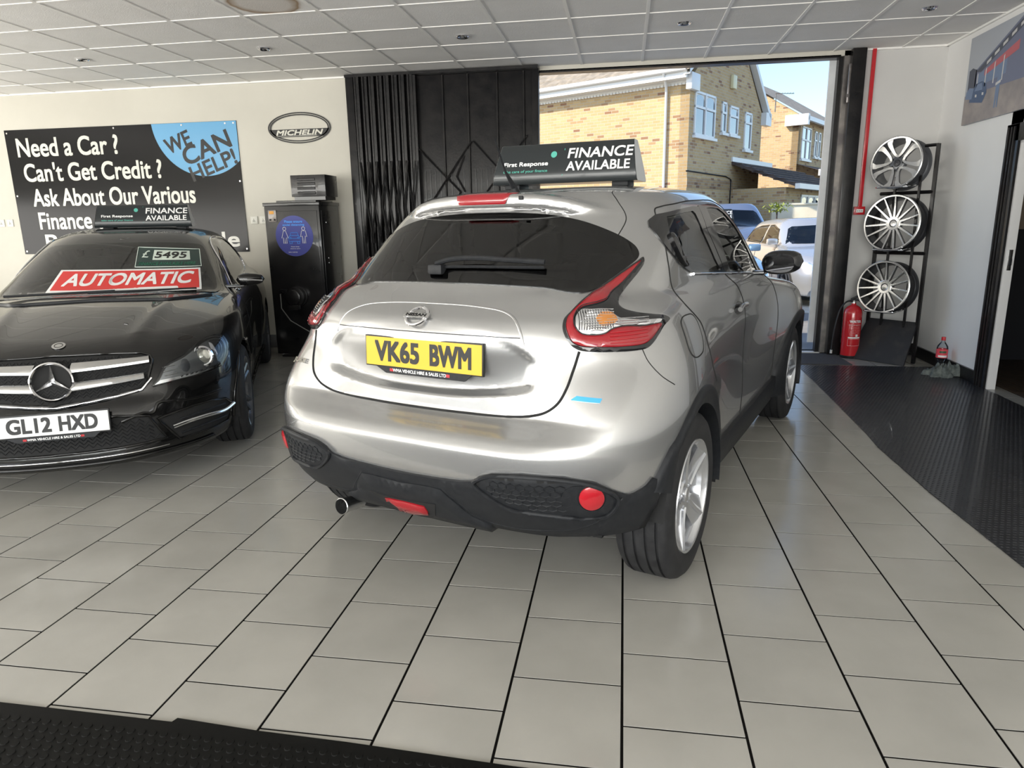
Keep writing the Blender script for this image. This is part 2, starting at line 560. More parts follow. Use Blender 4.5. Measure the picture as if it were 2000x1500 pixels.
    def line(s, name, pts, phi, r, mat, parent, off=0.0, n=6, sm=True, closed=False, mirror=False, mb=None, flat=1.0, step=0.03):
        if mirror: phi = -phi; pts = [(-u, z) for u, z in pts]
        q = catmull(pts, 8, closed) if sm else pts
        dn = []
        for i in range(len(q) - (0 if closed else 1)):
            a = np.array(q[i]); b = np.array(q[(i + 1) % len(q)]); k = max(1, int(np.linalg.norm(b - a) / step))
            for j in range(k): dn.append(a + (b - a) * j / k)
        if not closed: dn.append(np.array(q[-1]))
        P = s.project(np.array(dn), phi); N = normals(s.F, P, 6e-3); Q = P + N * off
        own = mb is None
        mb = mb or MB()
        mb.tube([tuple(p) for p in Q], r, n=n, closed=closed)
        if own: return mb.build(name, mat, parent, angle=60)
        return mb
    def pt(s, u, z, phi, off=0.0):
        P = s.project([(u, z)], phi); N = normals(s.F, P, 8e-3); return P[0] + N[0] * off, N[0]
# ---------------------------------------------------------------- silver crossover: body function
JW = [(0.2, .775), (.35, .800), (.5, .812), (.7, .818), (.85, .812), (1.0, .785), (1.1, .752), (1.2, .72)]
JC = [(.2, -.46), (.30, -.585), (.40, -.665), (.50, -.722), (.58, -.746), (.650, -.748), (.688, -.728), (.725, -.655), (.752, -.614), (.90, -.612), (1.0, -.607), (1.06, -.585), (1.10, -.53), (1.2, -.40)]
JK = [(.2, -.46), (.3, -.585), (.4, -.655), (.5, -.70), (.6, -.712), (.7, -.705), (.8, -.69), (.9, -.672), (1.0, -.64), (1.1, -.56), (1.2, -.42)]
JF = [(.2, 3.15), (.5, 3.34), (.8, 3.33), (.95, 3.2), (1.05, 3.0)]
JG = [(.9, .775), (1.05, .758), (1.15, .738), (1.25, .714), (1.35, .684), (1.42, .655), (1.5, .61), (1.6, .55)]
JD = [(-.8, 1.03), (-.60, 1.075), (-.50, 1.11), (-.36, 1.15), (0, 1.135), (1.6, 1.125), (2.0, 1.07), (2.6, 1.0), (3.2, .88), (3.5, .8)]
def F_juke(P):
    x, y, z = P[:, 0], np.abs(P[:, 1]), P[:, 2]
    hr = np.exp(-((x + .10) / .50)**2) * np.exp(-((z - .68) / np.where(z > .68, .34, .50))**2) * .070
    hf = np.exp(-((x - 2.53) / .48)**2) * np.exp(-((z - .76) / .32)**2) * .072
    pin = .030 * np.exp(-((x - 1.28) / .55)**2) * np.exp(-((z - .72) / .22)**2)
    W = spl(z, JW) + hr + hf - pin
    v = y / W
    wv = sstep(.55, .92, v)
    xr = (1 - wv) * spl(z, JC) + wv * spl(z, JK)
    a = .66; n = 2.7 + 1.3 * sstep(.95, .68, z)
    u = np.maximum(0, (xr + a - x) / a)
    xf = spl(z, JF); af = .85
    uf = np.maximum(0, (x - xf + af) / af)
    f1 = ((u**n + uf**n + v**n)**(1 / n) - 1) * .75
    # pressed number plate area of the tailgate
    tz = 1.072 - .30 * y**2 - 1.2 * np.maximum(0, y - .25)**2
    bx = sstep(.0, .075, .480 - y - .06 * np.abs(z - .92)) * sstep(0, .040, tz - z) * sstep(0, .030, z - (.790 + .27 * np.maximum(0, y - .05)**2))
    dep = .006 + .032 * sstep(1.00, .83, z)
    f1 = f1 + bx * dep * (x < 0)
    f2 = (z - spl(x, JD) + .05 * (y / .85)**4) * .85
    low = smax(smax(f1, f2, .045), .24 + .105 * sstep(-.15, -.45, x) - z, .03)
    Wg = spl(z, JG) * (1 - .045 * np.clip((.6 - x) / 1.0, 0, 1)**2 - .03 * np.clip((x - 1.3) / 1.0, 0, 1)**2)
    xrg = np.maximum(-.405 + (z - 1.155) * 1.10, -.47)
    xfg = 2.32 - (z - 1.0) * 1.65
    vg = y / Wg; ug = np.maximum(0, (xrg + .55 - x) / .55); ufg = np.maximum(0, (x - xfg + .5) / .5)
    fg = ((ug**2.7 + ufg**2.7 + vg**2.7)**(1 / 2.7) - 1) * .55
    zr = 1.560 - .060 * np.clip((.85 - x) / .9, 0, 2)**2 - .04 * np.clip(x - .85, 0, 3)**2 - .05 * (y / .60)**4
    g = smax(fg, z - zr, .05)
    g = smax(g, 1.05 - z, .05)
    F = smin(low, g, .035)
    # roof spoiler
    us = np.maximum(0, (-.135 + .5 - x) / .5)
    fs = ((us**2.5 + (y / .575)**3)**(1 / 2.8) - 1) * .5
    zc = 1.478 - .085 * (y / .5)**3.2 + .03 * np.clip(x + .13, 0, .5)
    sp = smax(smax(fs, np.abs(z - zc) - .026, .02), x - .35, .02)
    F = smin(F, sp, .016)
    for wx in (0, 2.53):
        r = np.sqrt((x - wx)**2 + (z - .325)**2)
        F = np.maximum(F, -np.maximum(r - .385, .50 - y))
    return F
# ---------------------------------------------------------------- black coupe: body function (x from the front axle)
MW = [(.12, .80), (.25, .845), (.4, .872), (.55, .885), (.7, .882), (.8, .868), (.88, .845), (.96, .80)]
MXF = [(.12, .80), (.17, .875), (.22, .892), (.30, .878), (.40, .868), (.47, .845), (.52, .812), (.60, .792), (.70, .752), (.76, .69), (.82, .60)]
MXK = [(.12, .80), (.17, .86), (.22, .875), (.30, .865), (.40, .86), (.50, .85), (.60, .82), (.70, .77), (.76, .71), (.82, .62)]
MD = [(-3.9, .86), (-3.78, .93), (-3.6, 1.0), (-3.0, 1.035), (-.7, 1.0), (-.45, .985), (0, .928), (.3, .872), (.55, .812), (.68, .772), (.78, .715), (.9, .62)]
MG = [(.85, .80), (.93, .765), (1.0, .735), (1.1, .697), (1.2, .655), (1.3, .603), (1.38, .54), (1.45, .48)]
def F_coupe(P):
    x, y, z = P[:, 0], np.abs(P[:, 1]), P[:, 2]
    W = spl(z, MW) - .02 * np.exp(-((x + 1.4) / .7)**2) * np.exp(-((z - .5) / .25)**2)
    v = y / W
    wv = sstep(.35, .7, v)
    xf = (1 - wv) * spl(z, MXF) + wv * spl(z, MXK)
    uf = np.maximum(0, (x - xf + .95) / .95)
    u = np.maximum(0, (-3.80 + .25 * np.maximum(0, z - .75) + .9 - x) / .9)
    n = 2.55
    f1 = ((u**n + uf**n + v**n)**(1 / n) - 1) * .8
    zd = spl(x, MD) - .075 * (y / .82)**3 + .010 * np.exp(-((y - .42 - .10 * np.clip(-x, -.6, .6)) / .05)**2) * sstep(-.30, -.05, x)
    f2 = (z - zd) * .9
    low = smax(smax(f1, f2, .05), .15 - z, .04)
    xfg = -.42 - (z - .99) * 2.25
    xrg = -3.42 + (z - .98) * 2.1
    Wg = spl(z, MG)
    vg = y / Wg; ufg = np.maximum(0, (x - xfg + .6) / .6); ug = np.maximum(0, (xrg + .6 - x) / .6)
    fg = ((ug**3 + ufg**3 + vg**3)**(1 / 3) - 1) * .6
    zr = 1.405 - .17 * np.clip(x + 1.8, 0, 3)**2 - .10 * np.clip(-1.9 - x, 0, 3)**2 - .05 * (y / .55)**4
    g = smax(smax(fg, z - zr, .05), .7 - z, .05)
    F = smin(low, g, .03)
    for wx in (0, -2.76):
        r = np.sqrt((x - wx)**2 + (z - .325)**2)
        F = np.maximum(F, -np.maximum(r - .352, .50 - y))
    return F
# ================================================================ shared materials
M = MATS
M['silver'] = mat('silver_paint', (.46, .46, .457), .27, .80, 1.0, coatr=.03)
M['black_paint'] = mat('black_paint', (.004, .004, .004), .22, 0, .75, spec=.2, coatr=.015)
M['plastic'] = noise_col(mat('black_plastic', (.022, .023, .026), .48, spec=.3), (.011, .012, .014), (.017, .018, .020), 60, rough=(.42, .55), bump=.05, bscale=900)
M['gloss_black'] = mat('gloss_black', (.008, .008, .009), .12, 0, .6)
M['rubber'] = noise_col(mat('tyre_rubber', (.02, .02, .02), .7), (.010, .010, .011), (.020, .020, .021), 25, rough=(.55, .8), bump=.08, bscale=300)
M['chrome'] = mat('chrome', (.80, .80, .82), .08, 1.0)
M['satin'] = mat('satin_silver', (.62, .62, .62), .25, 1.0)
M['alloy'] = mat('alloy_silver', (.62, .63, .65), .25, .85, .7)
M['machined'] = noise_col(mat('machined_alloy', (.75, .75, .75), .22, .95, .4), (.70, .70, .70), (.80, .80, .79), 40, rough=(.18, .30))
M['dark_alloy'] = mat('dark_painted_alloy', (.035, .036, .040), .32, .4, .6)
M['grey_alloy'] = mat('grey_painted_alloy', (.10, .105, .115), .35, .4, .5)
M['glass_dark'] = tint_glass('privacy_glass', (.16, .16, .155), ior=1.55)
M['glass_side'] = tint_glass('side_glass', (.62, .66, .62), ior=1.5)
M['glass_ws'] = tint_glass('windscreen_glass', (.62, .66, .62), ior=1.5)
M['clear'] = tint_glass('clear_lens', (.92, .94, .95), ior=1.45)
M['red_lens'] = mat('red_lens', (.27, .006, .012), .10, 0, 1.0)
M['red_dark'] = mat('dark_red_lens', (.20, .012, .016), .08, 0, 1.0)
M['amber'] = mat('amber_bulb', (.50, .19, .04), .15, .2, 1.0)
M['reflector'] = mat('red_reflector', (.40, .012, .02), .22, 0, .8)
M['interior'] = mat('cabin_trim', (.018, .018, .019), .75)
M['seat'] = noise_col(mat('seat_fabric', (.03, .03, .032), .85), (.022, .022, .024), (.040, .040, .042), 30)
M['under'] = mat('underbody_black', (.010, .010, .010), .85)
M['yellow_plate'] = mat('yellow_plate', (.62, .39, .02), .35, 0, .4)
M['white_plate'] = mat('white_plate', (.68, .68, .66), .35, 0, .4)
M['plate_black'] = mat('plate_lettering', (.010, .010, .010), .45)
M['white_print'] = mat('white_print', (.78, .78, .77), .5)
M['grey_print'] = mat('grey_print', (.55, .55, .54), .5)
M['blue_badge'] = mat('blue_badge', (.05, .38, .72), .15, .3, 1.0)
M['lens_ribs'] = mat('bright_reflector', (.85, .86, .88), .12, 1.0)
M['lens_ball'] = mat('projector_lens', (.75, .74, .66), .05, .3, 1.0)
M['lamp_inner'] = mat('lamp_inner', (.30, .31, .32), .25, .8)
M['mirror_dark'] = mat('mirror_glass', (.32, .33, .36), .03, 1.0)
# ================================================================ road wheels
def arc_blade(mb, r0, r1, w0, w1, h0, h1, ridge, thick, ang, n=8, curve=0.0, wpow=1.0):
    """one spoke: rows along the radius, cross-section left, ridge, right, back; wheel axis = +Y outer"""
    rows = []
    for i in range(n + 1):
        t = i / n; r = r0 + (r1 - r0) * t; w = w0 + (w1 - w0) * t**wpow
        h = h0 + (h1 - h0) * t + curve * math.sin(PI * t)
        a = ang
        er = Vector((math.cos(a), 0, math.sin(a))); et = Vector((-math.sin(a), 0, math.cos(a)))
        c = er * r
        rows.append([c - et * w / 2 + Vector((0, h, 0)), c + Vector((0, h + ridge, 0)), c + et * w / 2 + Vector((0, h, 0)),
                     c + et * w * .42 + Vector((0, h - thick, 0)), c - et * w * .42 + Vector((0, h - thick, 0))])
    mb.grid(rows, closed_v=True, caps=True)

def tyre_mesh(R, tw, rim):
    h = tw / 2
    p = [(-h + .03, rim), (-h + .006, rim + .012), (-h - .002, rim + (R - rim) * .45), (-h + .006, R - .022), (-h + .022, R - .006)]
    gro = [-.29, -.10, .10, .29]
    for g in gro:
        c = g * tw
        p += [(c - .0055, R), (c - .004, R - .008), (c + .004, R - .008), (c + .0055, R)]
    p += [(h - .022, R - .006), (h - .006, R - .022), (h + .002, rim + (R - rim) * .55), (h + .0035, rim + (R - rim) * .50), (h + .002, rim + (R - rim) * .42), (h - .004, rim + .014), (h - .012, rim + .003), (h - .03, rim)]
    mb = MB().lathe(p, 96)
    # lateral sipes in the shoulders
    for k in range(60):
        a = 2 * PI * k / 60
        for sd in (-1, 1):
            M_ = Matrix.Rotation(a, 4, 'Y')
            mb.box(sd * .415 * tw - .018, sd * .415 * tw + .018, -.0018, .0018, 0, 0, None) if False else None
    return mb.mesh('tyre', 30)

def rim_barrel(mb, rim, tw):
    h = tw / 2
    mb.lathe([(h - .004, rim - .004), (h - .002, rim + .004), (h - .010, rim + .008), (h - .016, rim + .002), (h - .022, rim - .012), (h - .05, rim - .022), (-h + .03, rim - .022), (-h + .012, rim + .002), (-h + .004, rim + .006), (-h + .004, rim - .002), (-h + .02, rim - .03), (h - .06, rim - .03), (h - .024, rim - .02), (h - .012, rim - .008), (h - .004, rim - .004)], 96)

def build_wheel_meshes(R, tw, rim, kind):
    W = {}
    if R: W['tyre'] = tyre_mesh(R, tw, rim)
    h = tw / 2
    mb = MB(); rim_barrel(mb, rim, tw)
    face = None
    if kind == 'blade5':
        for k in range(5):
            a = PI / 2 + 2 * PI * k / 5 + .15
            arc_blade(mb, .040, rim - .006, .050, .150, h - .050, h - .020, .012, .025, a, 10, -.006, 1.1)
            arc_blade(mb, .050, rim - .006, .012, .026, h - .030, h - .010, .006, .030, a + .0, 8, -.004)
            arc_blade(mb, .060, rim - .006, .020, .040, h - .070, h - .040, .0, .02, a + PI / 5, 6)
        mb.lathe([(h - .075, 0), (h - .075, .066), (h - .040, .066), (h - .034, .058), (h - .034, .030), (h - .034, 0)], 40)
    elif kind == 'twin5':
        for k in range(5):
            for s in (-1, 1):
                a = PI / 2 + 2 * PI * k / 5 + s * .17
                arc_blade(mb, .040, rim - .006, .030, .026, h - .045, h - .012, .008, .03, a, 8, -.006)
        mb.lathe([(h - .075, 0), (h - .075, .070), (h - .035, .070), (h - .030, .060), (h - .030, 0)], 40)
    elif kind == 'multi15':
        face = MB()
        for k in range(15):
            a = PI / 2 + 2 * PI * k / 15
            arc_blade(mb, .045, rim - .004, .020, .013, h - .040, h - .008, .0, .034, a, 8, -.004)
            arc_blade(face, .040, rim - .004, .020, .0115, h - .038, h - .006, .0005, .003, a, 8, -.004)
        face.lathe([(h - .006, rim - .012), (h - .001, rim - .010), (h + .001, rim + .002), (h - .003, rim + .008), (h - .008, rim + .009), (h - .008, rim - .012), (h - .006, rim - .012)], 96)
        face.lathe([(h - .055, .034), (h - .036, .036), (h - .034, .060), (h - .038, .068), (h - .055, .070)], 48)
        mb.lathe([(h - .085, 0), (h - .085, .072), (h - .050, .072), (h - .050, 0)], 40)
    elif kind == 'petal5':
        face = MB()
        for k in range(5):
            a = PI / 2 + 2 * PI * k / 5
            er = Vector((math.cos(a), 0, math.sin(a))); et = Vector((-math.sin(a), 0, math.cos(a)))
            pts = []
            for (r, t) in [(rim - .002, -.088), (.175, -.082), (.140, -.066), (.105, -.046), (.075, -.024), (.060, 0), (.075, .024), (.105, .046), (.140, .066), (.175, .082), (rim - .002, .088)]:
                q = math.hypot(r, t); hh = h - .036 + .028 * min(1, q / rim)
                if q > rim - .003: r *= (rim - .003) / q; t *= (rim - .003) / q
                pts.append(er * r + et * t + Vector((0, hh, 0)))
            pts = [Vector(p) for p in catmull([tuple(p) for p in pts], 5)]
            N = len(pts)
            def wd(i, t, N=N):
                e = abs(t - .5) * 2; ww = .0095 + .018 * e**2
                return [(-ww, 0), (ww, 0), (ww * .9, -.028), (-ww * .9, -.028)]
            def wf(i, t):
                e = abs(t - .5) * 2; ww = .0095 + .018 * e**2
                return [(-ww, 0), (ww, 0), (ww, .0015), (-ww, .0015)]
            mb.sweep(pts, wd, (0, 1, 0)); face.sweep(pts, wf, (0, 1, 0))
        face.lathe([(h - .006, rim - .012), (h - .001, rim - .010), (h + .001, rim + .002), (h - .003, rim + .008), (h - .008, rim + .009), (h - .008, rim - .012), (h - .006, rim - .012)], 96)
        for k in range(5):
            arc_blade(mb, .03, .075, .03, .02, h - .045, h - .040, .0, .03, -PI / 2 + 2 * PI * k / 5, 3)
        mb.lathe([(h - .080, 0), (h - .080, .062), (h - .036, .062), (h - .032, .050), (h - .032, 0)], 40)
    W['rim'] = mb.mesh('rim', 28)
    if face: W['face'] = face.mesh('rim_face', 28)
    hm = h - .050 if kind == 'multi15' else h - .034
    W['cap'] = MB().lathe([(hm - .004, .031), (hm + .004, .031), (hm + .009, .026), (hm + .011, .0)], 32).mesh('hub_cap', 40)
    W['lug'] = MB().lathe([(hm - .012, .010), (hm + .004, .009), (hm + .006, .0)], 6).mesh('wheel_bolt', 30)
    return W
WHEELS = {}
def wheel_parts(key, R, tw, rim, kind, root, loc, rz, mats, with_disc=True, spin=0.0, extra=True):
    if key not in WHEELS: WHEELS[key] = build_wheel_meshes(R, tw, rim, kind)
    W = WHEELS[key]
    ty = link('wheel', W['tyre'], mats[0], root, loc, (0, spin, rz))
    r = link('rim', W['rim'], mats[1], ty)
    if 'face' in W: link('rim_face', W['face'], mats[2], ty)
    link('hub_cap', W['cap'], mats[2], ty)
    if extra:
        for k in range(5):
            a = PI / 2 + .3 + 2 * PI * k / 5
            link('wheel_bolt', W['lug'], mats[2], ty, (math.cos(a) * .052, 0, math.sin(a) * .052))
    if with_disc:
        if 'disc' not in WHEELS:
            WHEELS['disc'] = MB().lathe([(.0, .0), (.0, .15), (-.02, .15), (-.02, .0)], 40).mesh('brake_disc', 30)
        link('brake_disc', WHEELS['disc'], M['satin'], ty, (0, tw * .12, 0))
    return ty
# ================================================================ silver crossover in the middle of the showroom
D2 = math.radians
juke = empty('silver_car', (-.5373, 2.9188, 0), D2(90 - 20.68), 'silver crossover car seen from behind with yellow number plate', 'car')
jb = Body(F_juke, (-.82, -.96, .18), (3.42, .96, 1.62))
REAR, SIDE, CORN = D2(180), D2(-90), D2(-150)
# outlines (t, z) seen from the given side
half_glass = [(0.0, 1.174), (.144, 1.173), (.385, 1.165), (.543, 1.152), (.594, 1.204), (.632, 1.257), (.618, 1.290), (.575, 1.325), (.50, 1.362), (.40, 1.396), (.28, 1.418), (.14, 1.428), (0, 1.430)]
def both(h): return h + [(-u, z) for u, z in h[::-1] if abs(u) > 1e-6]
rear_glass = both(half_glass)
dlo = [(.105, 1.392), (.16, 1.412), (.346, 1.431), (.685, 1.453), (.90, 1.463), (1.06, 1.459), (1.16, 1.435), (1.283, 1.376), (1.464, 1.245), (1.62, 1.120), (1.66, 1.090), (1.45, 1.098), (.949, 1.133), (.42, 1.168), (.32, 1.177), (.24, 1.199), (.175, 1.226), (.115, 1.281), (.092, 1.329), (.088, 1.37)]
rdoor_glass = [(.218, 1.408), (.379, 1.423), (.565, 1.434), (.598, 1.420), (.625, 1.334), (.715, 1.220), (.783, 1.150), (.531, 1.166), (.328, 1.180), (.262, 1.206), (.181, 1.271), (.176, 1.352)]
fdoor_glass = [(.828, 1.449), (.95, 1.452), (1.057, 1.448), (1.14, 1.425), (1.283, 1.356), (1.464, 1.225), (1.60, 1.112), (1.619, 1.098), (1.157, 1.125), (.960, 1.140), (.905, 1.236), (.850, 1.325), (.818, 1.404)]
windscreen = [(-.52, 1.42), (-.62, 1.30), (-.70, 1.14), (-.5, 1.12), (0, 1.12), (.5, 1.12), (.70, 1.14), (.62, 1.30), (.52, 1.42), (0, 1.46)]
jb.hole(REAR, shrink(rear_glass, .022))
for s in (1, -1):
    f = (lambda o: o) if s == 1 else (lambda o: [(-u, z) for u, z in o])
    jb.hole(SIDE * s, f(shrink(rdoor_glass, .012))); jb.hole(SIDE * s, f(shrink(fdoor_glass, .012)))
jb.hole(0.0, shrink(windscreen, .02))
body = jb.mesh('body', .0125, M['silver'], juke)
jb.mesh('cabin_lining', .04, M['interior'], juke, off=.020, extra_cut=lambda C: (C[:, 2] < .55))
# glazing
M['frit'] = mat('black_glass_border', (.010, .010, .011), .08, 0, .8)
jb.patch('rear_window', rear_glass, REAR, .004, M['glass_dark'], juke, thick=.004, h=.05)
jb.patch('rear_window_border', rear_glass, REAR, .0025, M['frit'], juke, thick=.004, h=.03, hole=shrink(rear_glass, .035))
jb.patch('windscreen', windscreen, 0.0, .004, M['glass_ws'], juke, thick=.004, h=.06)
jb.patch('windscreen_border', windscreen, 0.0, .0025, M['frit'], juke, thick=.004, h=.04, hole=shrink(windscreen, .04))
for mir in (False, True):
    o_ = shrink(rdoor_glass, .006); q_ = shrink(fdoor_glass, .006)
    # glossy black door window surround, one ring round each pane
    jb.patch('rear_window_frame', [(.105, 1.392), (.16, 1.412), (.346, 1.431), (.60, 1.448), (.70, 1.448), (.690, 1.345), (.775, 1.235), (.858, 1.139), (.42, 1.168), (.32, 1.177), (.24, 1.199), (.175, 1.226), (.115, 1.281), (.092, 1.329), (.088, 1.37)],
             SIDE, .006, M['gloss_black'], juke, thick=.012, h=.03, hole=o_, mirror=mir, sm=False)
    jb.patch('front_window_frame', [(.702, 1.452), (.90, 1.463), (1.06, 1.459), (1.16, 1.435), (1.283, 1.376), (1.464, 1.245), (1.62, 1.120), (1.66, 1.090), (1.45, 1.098), (.949, 1.133), (.866, 1.138), (.783, 1.240), (.698, 1.345)],
             SIDE, .006, M['gloss_black'], juke, thick=.012, h=.03, hole=q_, mirror=mir, sm=False)
    jb.patch('rear_door_glass', rdoor_glass, SIDE, .002, M['glass_side'], juke, thick=.004, h=.05, mirror=mir)
    jb.patch('front_door_glass', fdoor_glass, SIDE, .002, M['glass_side'], juke, thick=.004, h=.05, mirror=mir)
    # bright weather strip below the windows
    jb.line('belt_strip', [(.33, 1.172), (.62, 1.153), (.95, 1.131), (1.3, 1.108), (1.62, 1.088)], SIDE, .006, M['chrome'], juke, off=.005, mirror=mir)
    # hidden rear door handle in the quarter pillar
    jb.patch('pillar_handle', [(.165, 1.335), (.195, 1.335), (.225, 1.262), (.270, 1.212), (.245, 1.207), (.185, 1.255)], SIDE, .016, M['gloss_black'], juke, thick=.012, h=.02, mirror=mir, bulge=.006, bw=.012)
    # shut lines
    gp = M['under']
    jb.line('rear_door_shut_line', [(.90, 1.484), (.60, 1.474), (.404, 1.460), (.25, 1.447), (.19, 1.435), (.165, 1.409), (.114, 1.301), (.078, 1.221), (.055, 1.150), (.08, 1.08), (.16, 1.02), (.205, .983), (.222, .893), (.27, .80), (.36, .72)], SIDE, .0035, gp, juke, off=-.001, mirror=mir)
    jb.line('front_door_shut_line', [(.90, 1.484), (1.05, 1.482), (1.20, 1.45), (1.34, 1.372), (1.52, 1.242), (1.70, 1.10)], SIDE, .0035, gp, juke, off=-.001, mirror=mir)
    jb.line('centre_shut_line', [(.865, 1.135), (.95, 1.10), (1.06, 1.05), (1.13, .98), (1.165, .89), (1.17, .716), (1.15, .557), (1.12, .38)], SIDE, .0035, gp, juke, off=-.001, mirror=mir)
    jb.line('wing_shut_line', [(1.70, 1.09), (1.93, 1.0), (1.98, .85), (1.96, .6), (1.98, .40)], SIDE, .0035, gp, juke, off=-.001, mirror=mir)
    jb.line('door_handle', [(.93, .955), (1.0, .965), (1.10, .963)], SIDE, [.010] * 1 and .012, M['silver'], juke, off=.022, mirror=mir, n=10)
    jb.patch('handle_recess', [(.90, .955), (.96, .985), (1.05, .985), (1.11, .96), (1.06, .93), (.96, .93)], SIDE, .001, M['gloss_black'], juke, thick=.003, h=.02, mirror=mir)
    # sill and wheel arch cladding
    jb.patch('sill_cladding', [(.34, .40), (.8, .375), (1.4, .375), (2.10, .40), (2.16, .34), (2.14, .235), (1.4, .225), (.45, .235), (.36, .30)], SIDE, .018, M['plastic'], juke, thick=.05, h=.05, mirror=mir, sm=False, bulge=.008, bw=.04)
    for wx, a0, a1 in ((0.0, -8, 157), (2.53, -22, 190)):
        ri, ro = .378, .452
        ang = [D2(a0 + (a1 - a0) * k / 40) for k in range(41)]
        outer = [(wx + ro * (1 + (.06 if k < 6 or k > 34 else 0)) * math.cos(a), .325 + ro * math.sin(a)) for k, a in enumerate(ang)]
        inner = [(wx + ri * math.cos(a), .325 + ri * math.sin(a)) for a in ang]
        
        # swept flare: section from the opening edge out to the body
        U = np.array(outer); Lp = jb.project(U, SIDE if not mir else SIDE)
        mid = [((a_[0] + b_[0]) / 2, (a_[1] + b_[1]) / 2) for a_, b_ in zip(outer, inner)]
        Pm = jb.project(np.array([(wx + (u - wx) * 1.06, .325 + (z - .325) * 1.06) for u, z in mid]), SIDE)
        rows = []
        for k in range(41):
            o3 = Lp[k]; i2 = inner[k]
            yo = o3[1]; yi = min(-.868, yo + .004) if wx == 0 else min(-.868, yo + .004)
            yi = -max(abs(yo) - .004, .872) if abs(yo) < .9 else -abs(yo)
            ym = (yo + yi) / 2 - .010
            m2 = mid[k]
            r = [(o3[0], yo + .02, o3[2]), (o3[0], yo - .010, o3[2]), (o3[0] * .75 + m2[0] * .25, yo * .75 + ym * .25 - .016, o3[2] * .75 + m2[1] * .25), (m2[0], ym - .008, m2[1]), (i2[0], yi - .004, i2[1]), (i2[0], yi + .01, i2[1]), (i2[0], yi + .09, i2[1])]
            rows.append([(p[0], -p[1] if mir else p[1], p[2]) for p in r])
        MB().grid(rows).build('wheel_arch_trim', M['plastic'], juke, angle=50)
        # dark inner arch
        il = MB(); rows = []
        for k in range(33):
            a = D2(-10 + 184 * k / 32)
            rows.append([(wx + .380 * math.cos(a), s_, .325 + .380 * math.sin(a)) for s_ in ((.86, .70, .50) if mir else (-.86, -.70, -.50))])
        il.grid(rows)
        cc = [(wx + .40 * math.cos(2 * PI * k / 32), .325 + .40 * math.sin(2 * PI * k / 32)) for k in range(32)]
        yy = .50 if mir else -.50
        V_ = [il.bm.verts.new((c[0], yy, max(.27, c[1]))) for c in cc]; il.bm.faces.new(V_)
        il.build('wheel_housing', M['under'], juke, angle=40)
    # tail lamp
    lamp_h = [(.537, 1.259), (.506, 1.244), (.431, 1.207), (.37, 1.172), (.32, 1.146), (.279, 1.124), (.242, 1.095), (.217, 1.074), (.210, 1.052), (.215, 1.028), (.228, 1.005), (.244, .988), (.265, .978), (.302, .973), (.38, .970), (.448, .968), (.498, .971), (.524, .985), (.548, 1.006), (.576, 1.03), (.608, 1.048), (.59, 1.060), (.538, 1.071), (.463, 1.086), (.420, 1.101), (.411, 1.113), (.419, 1.129), (.438, 1.145), (.471, 1.174), (.513, 1.211), (.537, 1.239)]
    lamp_r = [(.519, 1.242), (.431, 1.196), (.369, 1.160), (.314, 1.134), (.278, 1.113), (.246, 1.089), (.226, 1.069), (.220, 1.050), (.226, 1.025), (.240, 1.003), (.267, .990), (.328, .984), (.407, .980), (.478, .982), (.503, .992), (.526, 1.008), (.557, 1.035), (.509, 1.036), (.496, 1.035), (.413, 1.040), (.371, 1.034), (.344, 1.022), (.305, 1.020), (.269, 1.026), (.251, 1.044), (.246, 1.062), (.256, 1.084), (.277, 1.102), (.336, 1.114), (.365, 1.121), (.392, 1.139), (.427, 1.163), (.478, 1.207)]
    lamp_c = [(.252, 1.064), (.260, 1.081), (.278, 1.094), (.325, 1.094), (.364, 1.091), (.379, 1.082), (.402, 1.067), (.444, 1.060), (.502, 1.054), (.560, 1.048), (.551, 1.041), (.509, 1.040), (.497, 1.039), (.413, 1.044), (.371, 1.037), (.344, 1.025), (.305, 1.024), (.27, 1.03), (.254, 1.047)]
    amber = [(.319, 1.067), (.333, 1.078), (.353, 1.084), (.371, 1.082), (.386, 1.068), (.390, 1.057), (.375, 1.048), (.353, 1.044), (.33, 1.044), (.319, 1.056)]
    lh = jb.patch('tail_lamp', lamp_h, CORN, .004, M['gloss_black'], juke, thick=.014, h=.02, mirror=mir, bulge=.009, bw=.018)
    jb.patch('red_lens', lamp_r, CORN, .014, M['red_lens'], lh, thick=.008, h=.015, mirror=mir, bulge=.008, bw=.02)
    jb.patch('reversing_lens', lamp_c, CORN, .015, M['lens_ribs'], lh, thick=.008, h=.015, mirror=mir, bulge=.008, bw=.02)
    jb.patch('indicator_bulb', amber, CORN, .0225, M['amber'], lh, thick=.004, h=.015, mirror=mir, bulge=.003, bw=.02)
    rb = MB()
    for k in range(9):      # moulded ribs of the reversing lens
        z = 1.030 + k * .0072
        x0 = .258 + .012 * abs(k - 4) ** .7; x1 = .34 + .01 * k if k < 4 else .38 + .0 * k
        if k in (2, 3, 4): x1 = .50
        jb.line('r', [(x0 + .01, z), ((x0 + x1) / 2, z + .002), (x1, z)], CORN, .0016, None, None, off=.0235, mirror=mir, mb=rb, n=5)
    rb.build('lens_ribs', M['chrome'], lh)
    rb = MB()
    for k in range(4):
        z = .992 + k * .010
        jb.line('r', [(.36, z), (.42, z), (.49, z + .002)], CORN, .0018, None, None, off=.0235, mirror=mir, mb=rb, n=5)
    rb.build('lens_bars', M['reflector'], lh)
    rb = MB()
    for k in range(14):      # cut-glass pattern of the reversing lens
        t_ = .262 + k * .0085
        jb.line('r', [(t_, 1.034), (t_ + .002, 1.060), (t_, 1.088)], CORN, .0012, None, None, off=.0228, mirror=mir, mb=rb, n=4)
    rb.build('lens_facets', M['gloss_black'], lh)
